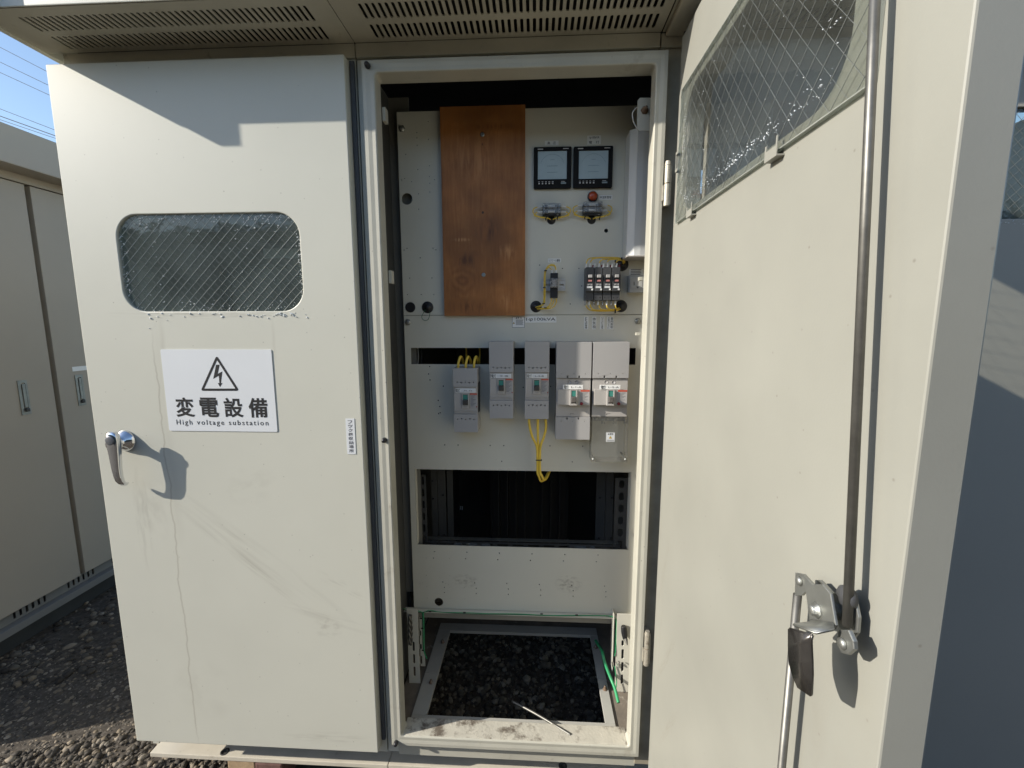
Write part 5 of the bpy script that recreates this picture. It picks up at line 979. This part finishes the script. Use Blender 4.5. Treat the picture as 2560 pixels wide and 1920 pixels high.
for p in ((-0.3874,0.2000,0.4980), (-0.3859,0.1970,0.4162), (-0.3915,0.2020,0.5348), (-0.3603,0.2080,0.5572), (-0.2395,0.2080,0.5577), (0.0278,0.2080,0.5620), (0.1476,0.2080,0.5625)):
    box('cable_tie', p[0] - 0.0045, p[0] + 0.0045, p[1], p[1] + 0.004, p[2] - 0.0012, p[2] + 0.0012, tie_m, ge, 0.0004)
gc = thing('green_cable', 'thick bright green cable slanting down to the right edge of the floor', 'cable', (0.2830,0.1429,0.3000))
tube('cable', [(0.2352,0.3450,0.3631), (0.2410,0.3000,0.3769), (0.2424,0.2400,0.4041), (0.2459,0.2150,0.3910), (0.2545,0.2000,0.3705), (0.2655,0.1800,0.3500), (0.2740,0.1550,0.3375), (0.2785,0.1250,0.3232), (0.2799,0.1180,0.3200)], 0.0052, green, gc, 12, 6)
bs = thing('shield_braid', 'twisted grey metal shield hanging on the left slotted bracket', 'cable shield', (-0.4281,0.1900,0.4435))
for k in range(3):
    pts = []
    for i in range(17):
        f = i / 16; a_ = f * 10 + k * 2.1; P = Vector((-0.4242,0.1860,0.5580)).lerp(Vector((-0.4263,0.1860,0.4481)), f); pts.append(P + Vector((math.cos(a_) * 0.0048 * (0.6 + 0.5 * math.sin(3.1 * f)), math.sin(a_) * 0.0048, 0)))
    tube('strand', pts, 0.0040, steel, bs, 7, 3)
bt = thing('black_boot', 'black rubber boot with a shiny bolt on the right slotted bracket', 'cable boot', (0.3113,0.1900,0.4704))
a, b = Vector((0.3034,0.1900,0.5414)), Vector((0.3086,0.1860,0.4961))
tube('boot', [a, a.lerp(b, 0.3), a.lerp(b, 0.7), b], lambda t_: 0.0055 + 0.0050 * math.sin(math.pi * min(1, 0.15 + t_ * 0.8)), black, bt, 12, 5)
b_, c_ = Vector((0.3101,0.1800,0.5008)), Vector((0.3119,0.1650,0.4905))
bm = bmesh.new()
for i in range(5): add_cyl(bm, b_.lerp(c_, i / 5), b_.lerp(c_, i / 5 + 0.12), 0.0062 - 0.0008 * i, n=12)
from_bm(bm, 'bolt', steel, bt)
cl = thing('crimp_lugs', 'small bright crimp lugs hanging beside the right slotted bracket', 'wire lugs', (0.2865,0.1900,0.3934))
for (p, q) in (((0.2827,0.1900,0.4060), (0.2887,0.1900,0.3960)), ((0.2905,0.1900,0.4114), (0.2943,0.1850,0.4069)), ((0.2702,0.1900,0.4054), (0.2718,0.1900,0.3902))):
    cyl('lug', p, q, 0.0026, chrome if p[0] > 0.25 else white_tube, cl, n=8)
# loop of thin green wire in the grommet hole
lw = thing('green_wire_loop', 'thin dark green wire loop poking out of the lower left panel hole', 'wire', (-0.3482,0.2300,1.5672))
tube('wire', [(-0.3521,0.2500,1.6034), (-0.3528,0.2280,1.5938), (-0.3629,0.2260,1.5738), (-0.3561,0.2250,1.5627), (-0.3425,0.2250,1.5649), (-0.3363,0.2260,1.5848), (-0.3444,0.2500,1.5989)], 0.0009, dgreen, lw, 6, 6)
# stay rod across the sill
rp_ = thing('stay_rod', 'thin bent metal stay rod lying across the front sill over the pit', 'metal rod', (0.1149,0.0128,0.3050))
tube('rod', [(-0.0714,0.1361,0.2920), (0.0114,0.0822,0.3000), (0.1012,0.0189,0.3060), (0.1156,0.0094,0.3060)], 0.0042, steel, rp_, 10, 6)
q = (0.1214,0.0059)
lathe('rod_eye', [(0.010, 0), (0.010, 0.002), (0.006, 0.005), (0, 0.0055)], (q[0], q[1], 0.3012), (0, 0, 1), rust, rp_, 14)
# transformer in the back
tr = thing('transformer', 'dark finned transformer tank barely visible behind the lower window', 'transformer', (-0.02, 0.95, 0.30))
box('tank', -0.22, 0.17, 0.86, 1.20, 0.42, 1.12, tank_m, tr, 0.02)
for i in range(8):
    x = -0.17 + 0.041 * i; box('fin', x, x + 0.006, 0.79, 0.858, 0.50, 1.05, tank_m, tr)
box('skid', -0.24, 0.19, 0.80, 1.22, 0.32, 0.36, dark, tr); box('lid', -0.24, 0.19, 0.84, 1.22, 1.122, 1.15, tank_m, tr)
# something behind the left door's window
tr2 = thing('instrument_transformer', 'grey rounded apparatus behind the wired glass of the left door', 'transformer', (-0.80, 0.30, 1.2))
bm = bmesh.new(); bm_box(bm, -1.02, -0.62, 0.20, 0.55, 1.20, 1.74, 0.04); from_bm(bm, 'case', tank_m, tr2)
box('name_plate', -0.85, -0.74, 0.194, 0.198, 1.755, 1.785, sticker2, tr2)
box('bracket', -1.10, -0.60, 0.16, 0.18, 1.80, 1.83, inner_m, tr2)

# ---------------- signs on the left door
TY = -0.0320
sx0, sx1, sz0, sz1 = -0.9345, -0.6330, 1.1070, 1.3330
sx0, sx1, sz0, sz1 = (-1.0283,1.2553)[0] + 0.0085, (-0.7081,1.4003)[0], (-0.8633,1.2561)[1], (-0.8629,1.4833)[1]
sg = thing('warning_sign', 'white high voltage substation sign with black lightning triangle on the left door', 'warning sign', ((sx0 + sx1) / 2, TY, sz0))
plate('sign_plate', rrect(sx0, sx1, sz0, sz1, 0.004, 4), [], 'Y', TY - 0.0016, 0.0012, sticker, sg)
ts = TY - 0.0019
A_, B_, C_ = (-0.8607,1.4675), (-0.9169,1.3695), (-0.8065,1.3702)
def rtri(A, B, C, r, ins):
    cx0_, cy0_ = (A[0] + B[0] + C[0]) / 3, (A[1] + B[1] + C[1]) / 3; out = []
    P = [(cx0_ + (p[0] - cx0_) * ins, cy0_ + (p[1] - cy0_) * ins) for p in (A, B, C)]
    for i in range(3):
        p, a_, b_ = Vector(P[i]), Vector(P[i - 1]), Vector(P[(i + 1) % 3]); p1_ = p + (a_ - p).normalized() * r; p2_ = p + (b_ - p).normalized() * r
        for k in range(5): f = k / 4; out.append(tuple((1 - f) ** 2 * p1_ + 2 * f * (1 - f) * p + f * f * p2_))
    return out
A_ = ((B_[0] + C_[0]) / 2, A_[1])
plate('triangle', rtri(A_, B_, C_, 0.009, 1.0), [rtri(A_, B_, C_, 0.002, 0.80)], 'Y', ts, 0.0003, ink, sg)
plate('lightning', [(-0.8659,1.4419),(-0.8558,1.4419),(-0.8635,1.4171),(-0.8501,1.4234),(-0.8569,1.3912),(-0.8526,1.3913),(-0.8606,1.3808),(-0.8659,1.3917),(-0.8612,1.3912),(-0.8608,1.4120),(-0.8776,1.4031)], [], 'Y', ts, 0.0003, ink, sg)
cz_ = ((-0.8598,1.3500)[1] + (-0.8648,1.2972)[1]) / 2; ch_ = (-0.8597,1.3510)[1] - (-0.8649,1.2961)[1]
for i, ch in enumerate('変電設備'):
    x = sx0 + (sx1 - sx0) * (0.170 + 0.2235 * i); text('lettering', ch, x, cz_, 0.05, 'Y', ts, ink, sg, fit=((sx1 - sx0) * 0.172, ch_), weight=0.0011)
text('lettering', 'High voltage substation', (sx0 + sx1) / 2, (-0.8611,1.2791)[1], 0.02, 'Y', ts, ink, sg, fit=((sx1 - sx0) * 0.845, 0.0185), spacing=1.35)
a, b = (-0.5159,1.2957), (-0.4870,1.1955)
label_plate('door_sticker', 'narrow upright white sticker reading フック棒収納場所 at the right edge of the left door', ((a[0] + 0.001), a[1]), (((-0.4903,1.2455)[0]), b[1]), TY - 0.0002, ['フック棒収納場所'], vertical=True, w=0.0002, col=ink2)

# water beads / glass crumbs round the glazing
def beads(name, pts, r, label):
    stones(name, np.array(pts), np.array(r), drop_m, label, 'droplets', base=(IV1, IF1), squash=(0.8, 1.0))
P_, R_ = [], []
for _ in range(320):
    s = random.random()
    if s < 0.42: x, z = random.uniform(WX0 + 0.02, WX1 - 0.02), WZ1 - abs(random.gauss(0, 0.016)) - 0.002
    elif s < 0.62: x, z = random.uniform(WX0 + 0.03, WX1 - 0.02), WZ0 + abs(random.gauss(0, 0.012)) + 0.001
    elif s < 0.78: x, z = WX1 - abs(random.gauss(0, 0.006)) - 0.001, random.uniform(WZ0 + 0.04, WZ1 - 0.05)
    elif s < 0.92: x, z = WX0 + abs(random.gauss(0, 0.010)) + 0.001, random.uniform(WZ0 + 0.04, WZ1 - 0.05)
    else: x, z = random.uniform(WX0 + 0.03, WX1 - 0.03), random.uniform(WZ0 + 0.02, WZ1 - 0.02)
    P_.append((x, -0.0260, z)); R_.append(random.uniform(0.0007, 0.0021))
for _ in range(46):
    x = random.choice([random.gauss(-0.655, 0.03), random.uniform(-1.06, -0.62)]); P_.append((x, -0.0325, WZ0 - 0.004 - abs(random.gauss(0, 0.007)))); R_.append(random.uniform(0.0014, 0.0028))
P_.append((-1.045, -0.0325, 1.540)); R_.append(0.0022)
beads('droplets', P_, R_, 'tiny bright beads round the rim of the left door window')
P_, R_ = [], []
for _ in range(320):
    s = random.random()
    if s < 0.45: y, z = random.uniform(-0.63, -0.13), 1.8095 + abs(random.gauss(0, 0.010))
    elif s < 0.75: y, z = -0.114 - abs(random.gauss(0, 0.008)), random.uniform(1.84, 2.03)
    elif s < 0.9: y, z = -0.636 + abs(random.gauss(0, 0.010)), random.uniform(1.85, 2.03)
    else: y, z = random.uniform(-0.6, -0.15), random.uniform(1.84, 2.03)
    P_.append((XD - 0.0072, y, z)); R_.append(random.uniform(0.0004, 0.0011))
for _ in range(60): P_.append((XD - 0.0074, random.gauss(-0.42, 0.05), 1.812 + abs(random.gauss(0, 0.008)))); R_.append(random.uniform(0.0007, 0.0016))
beads('droplets', P_, R_, 'tiny bright beads round the rim of the open door window')
P_ = [(random.uniform(1.05, 1.45), -0.0326, 1.7955 - 0.003 - abs(random.gauss(0, 0.008))) for _ in range(60)]
beads('droplets', P_, [random.uniform(0.0008, 0.0017) for _ in P_], 'tiny bright beads under the window at the far right')

# ================================================================== NEIGHBOUR CABINET (row facing +x)
NX = -2.45; NYa, NYb = 0.0, 6.0
nb = thing('electrical_cabinet', 'shaded beige cabinet row at the far left with recessed handles', 'electrical cabinet', (-3.0, 2.5, 0.0))
nz = [(0.5432,0.2047), (0.5319,0.1199), (0.7462,2.4286), (0.7238,2.2602), (0.8109,2.2167), (0.8160,2.2547)]
zdb, zbb, zft, zfb, zdt, zlt = [q[1] for q in nz]
box('body', NX - 0.95, NX - 0.034, NYa, NYb, zbb + 0.06, zft - 0.03, inner_dark, nb)
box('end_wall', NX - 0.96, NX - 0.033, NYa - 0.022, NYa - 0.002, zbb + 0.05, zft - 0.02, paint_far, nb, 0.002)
g1 = (0.9174,2.2281)[0]
ys = [g1 - 0.83, g1, g1 + 0.83, g1 + 1.66, g1 + 2.49, g1 + 3.32]
for i in range(len(ys) - 1):
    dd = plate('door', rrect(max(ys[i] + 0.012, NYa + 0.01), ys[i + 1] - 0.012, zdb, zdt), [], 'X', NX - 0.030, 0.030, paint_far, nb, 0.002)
for q0, q1 in (((0.7513,1.2876), (0.7905,1.1214)), ((1.0131,1.2844), (1.0524,1.1174))):
    y0, y1 = min(q0[0], q1[0]) , max(q0[0], q1[0]); z0_, z1_ = q1[1], q0[1]; w_ = y1 - y0
    h1 = plate('recessed_handle', rrect(y0, y1, z0_, z1_, 0.003, 2), [rrect(y0 + w_ * 0.28, y1 - w_ * 0.22, z0_ + 0.018, z1_ - 0.012, 0.007, 4)], 'X', NX, 0.004, zinc, nb)
    box('handle_lever', NX + 0.0005, NX + 0.007, y0 + w_ * 0.36, y1 - w_ * 0.30, z0_ + 0.035, z1_ - 0.018, zinc, nb, 0.002)
    box('handle_button', NX + 0.0005, NX + 0.014, y0 + w_ * 0.34, y1 - w_ * 0.28, z0_ + 0.014, z0_ + 0.032, bk3, nb, 0.003)
q0, q1 = (1.0077,1.3287), (1.0693,1.3048)
box('door_sticker', NX + 0.0002, NX + 0.0008, q0[0], q1[0] + 0.03, q1[1], q0[1], sticker2, nb)
box('lintel', NX - 0.033, NX - 0.004, NYa, NYb, zdt + 0.006, zfb + 0.02, paint_far, nb, 0.002)
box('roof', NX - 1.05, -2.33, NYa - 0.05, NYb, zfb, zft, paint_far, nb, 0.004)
hs = []
y = NYa + 0.12
while y < 4.0:
    for k in range(6): hs.append(rrect(y + 0.026 * k, y + 0.026 * k + 0.011, zdb - 0.046, zdb - 0.012, 0.004, 2))
    y += 0.245
plate('vent_strip', rrect(NYa, NYb, zbb + 0.028, zdb - 0.004), hs, 'X', NX - 0.028, 0.003, mat('vent_grey', (0.20, 0.195, 0.18), 0.5), nb)
box('vent_backing', NX - 0.033, NX - 0.0320, NYa + 0.01, NYb, zbb + 0.03, zdb - 0.006, black, nb)
box('base_channel', NX - 0.95, NX + 0.012, NYa, NYb, zbb - 0.01, zbb + 0.026, mat('base_grey', (0.19, 0.185, 0.175), 0.6), nb, 0.002)
box('base_channel', NX - 0.95, NX - 0.06, NYa, NYb, 0.0, zbb - 0.011, dark, nb)

# ================================================================== small things on the ground
a, b = (-1.0234,0.1113), (-0.8899,0.1122)
wbk = thing('wooden_block', 'sawn wooden block carrying the cabinet base at the lower left', 'wooden block', ((a[0] + b[0]) / 2, 0.12, 0.0))
box('timber', a[0], b[0] - 0.040, BY + 0.004, 0.30, 0.0, 0.1035, wood_cut, wbk, 0.003)
br_ = thing('brick', 'reddish brown brick wedged beside the wooden block under the base', 'brick', (b[0], 0.1, 0.0))
box('brick_body', b[0] - 0.038, b[0] + 0.055, BY + 0.002, 0.22, 0.0, 0.0990, brick_red, br_, 0.006)
# added dark slab, unseen behind the camera, keeps sky out of the glass
box('sky_block_wall', -14, 14, -8.2, -7.9, 0.0, 3.6, mat('sky_block_dark', (0.10, 0.105, 0.09), 0.9, var=0.3, vs=2), None)['kind'] = 'structure'

# overhead lines beyond the left cabinet
LN = [((-29.8733,24.0000,16.8944), (-27.3776,24.0000,15.6118)), ((-30.0027,24.0000,16.1418), (-27.3712,24.0000,14.8900)), ((-30.0942,24.0000,15.6089), (-27.3801,24.0000,14.3713)), ((-30.4194,24.0000,13.7171), (-27.4189,24.0000,12.5638)), ((-30.4845,24.0000,13.3379), (-27.4196,24.0000,12.2447)), ((-30.5172,24.0000,13.1476), (-27.3943,24.0000,12.0948))]
nm = ['topmost', 'second', 'third', 'fourth', 'thick fifth', 'lowest']
for i, (p, q) in enumerate(LN):
    p, q = Vector(p), Vector(q); d = q - p; P = p - d * 3.0; Q = q + d * 8.0
    pts = [P.lerp(Q, t / 20) - Vector((0, 0, 0.6 * (1 - (2 * t / 20 - 1) ** 2) - 0.45)) * (0.0 if i < 3 else 0.0) for t in range(21)]
    o = tube('power_line', pts, 0.022 if i == 4 else 0.014, cable_m, None, 6, 0)
    tag(o, 'dark overhead line crossing the sky patch at the upper left, %s from the top' % nm[i] if i not in (0, 5) else ('uppermost overhead line in the sky patch at the upper left' if i == 0 else 'lowest overhead line, just above the neighbouring cabinet roof'), 'power line', 'overhead lines in the sky')
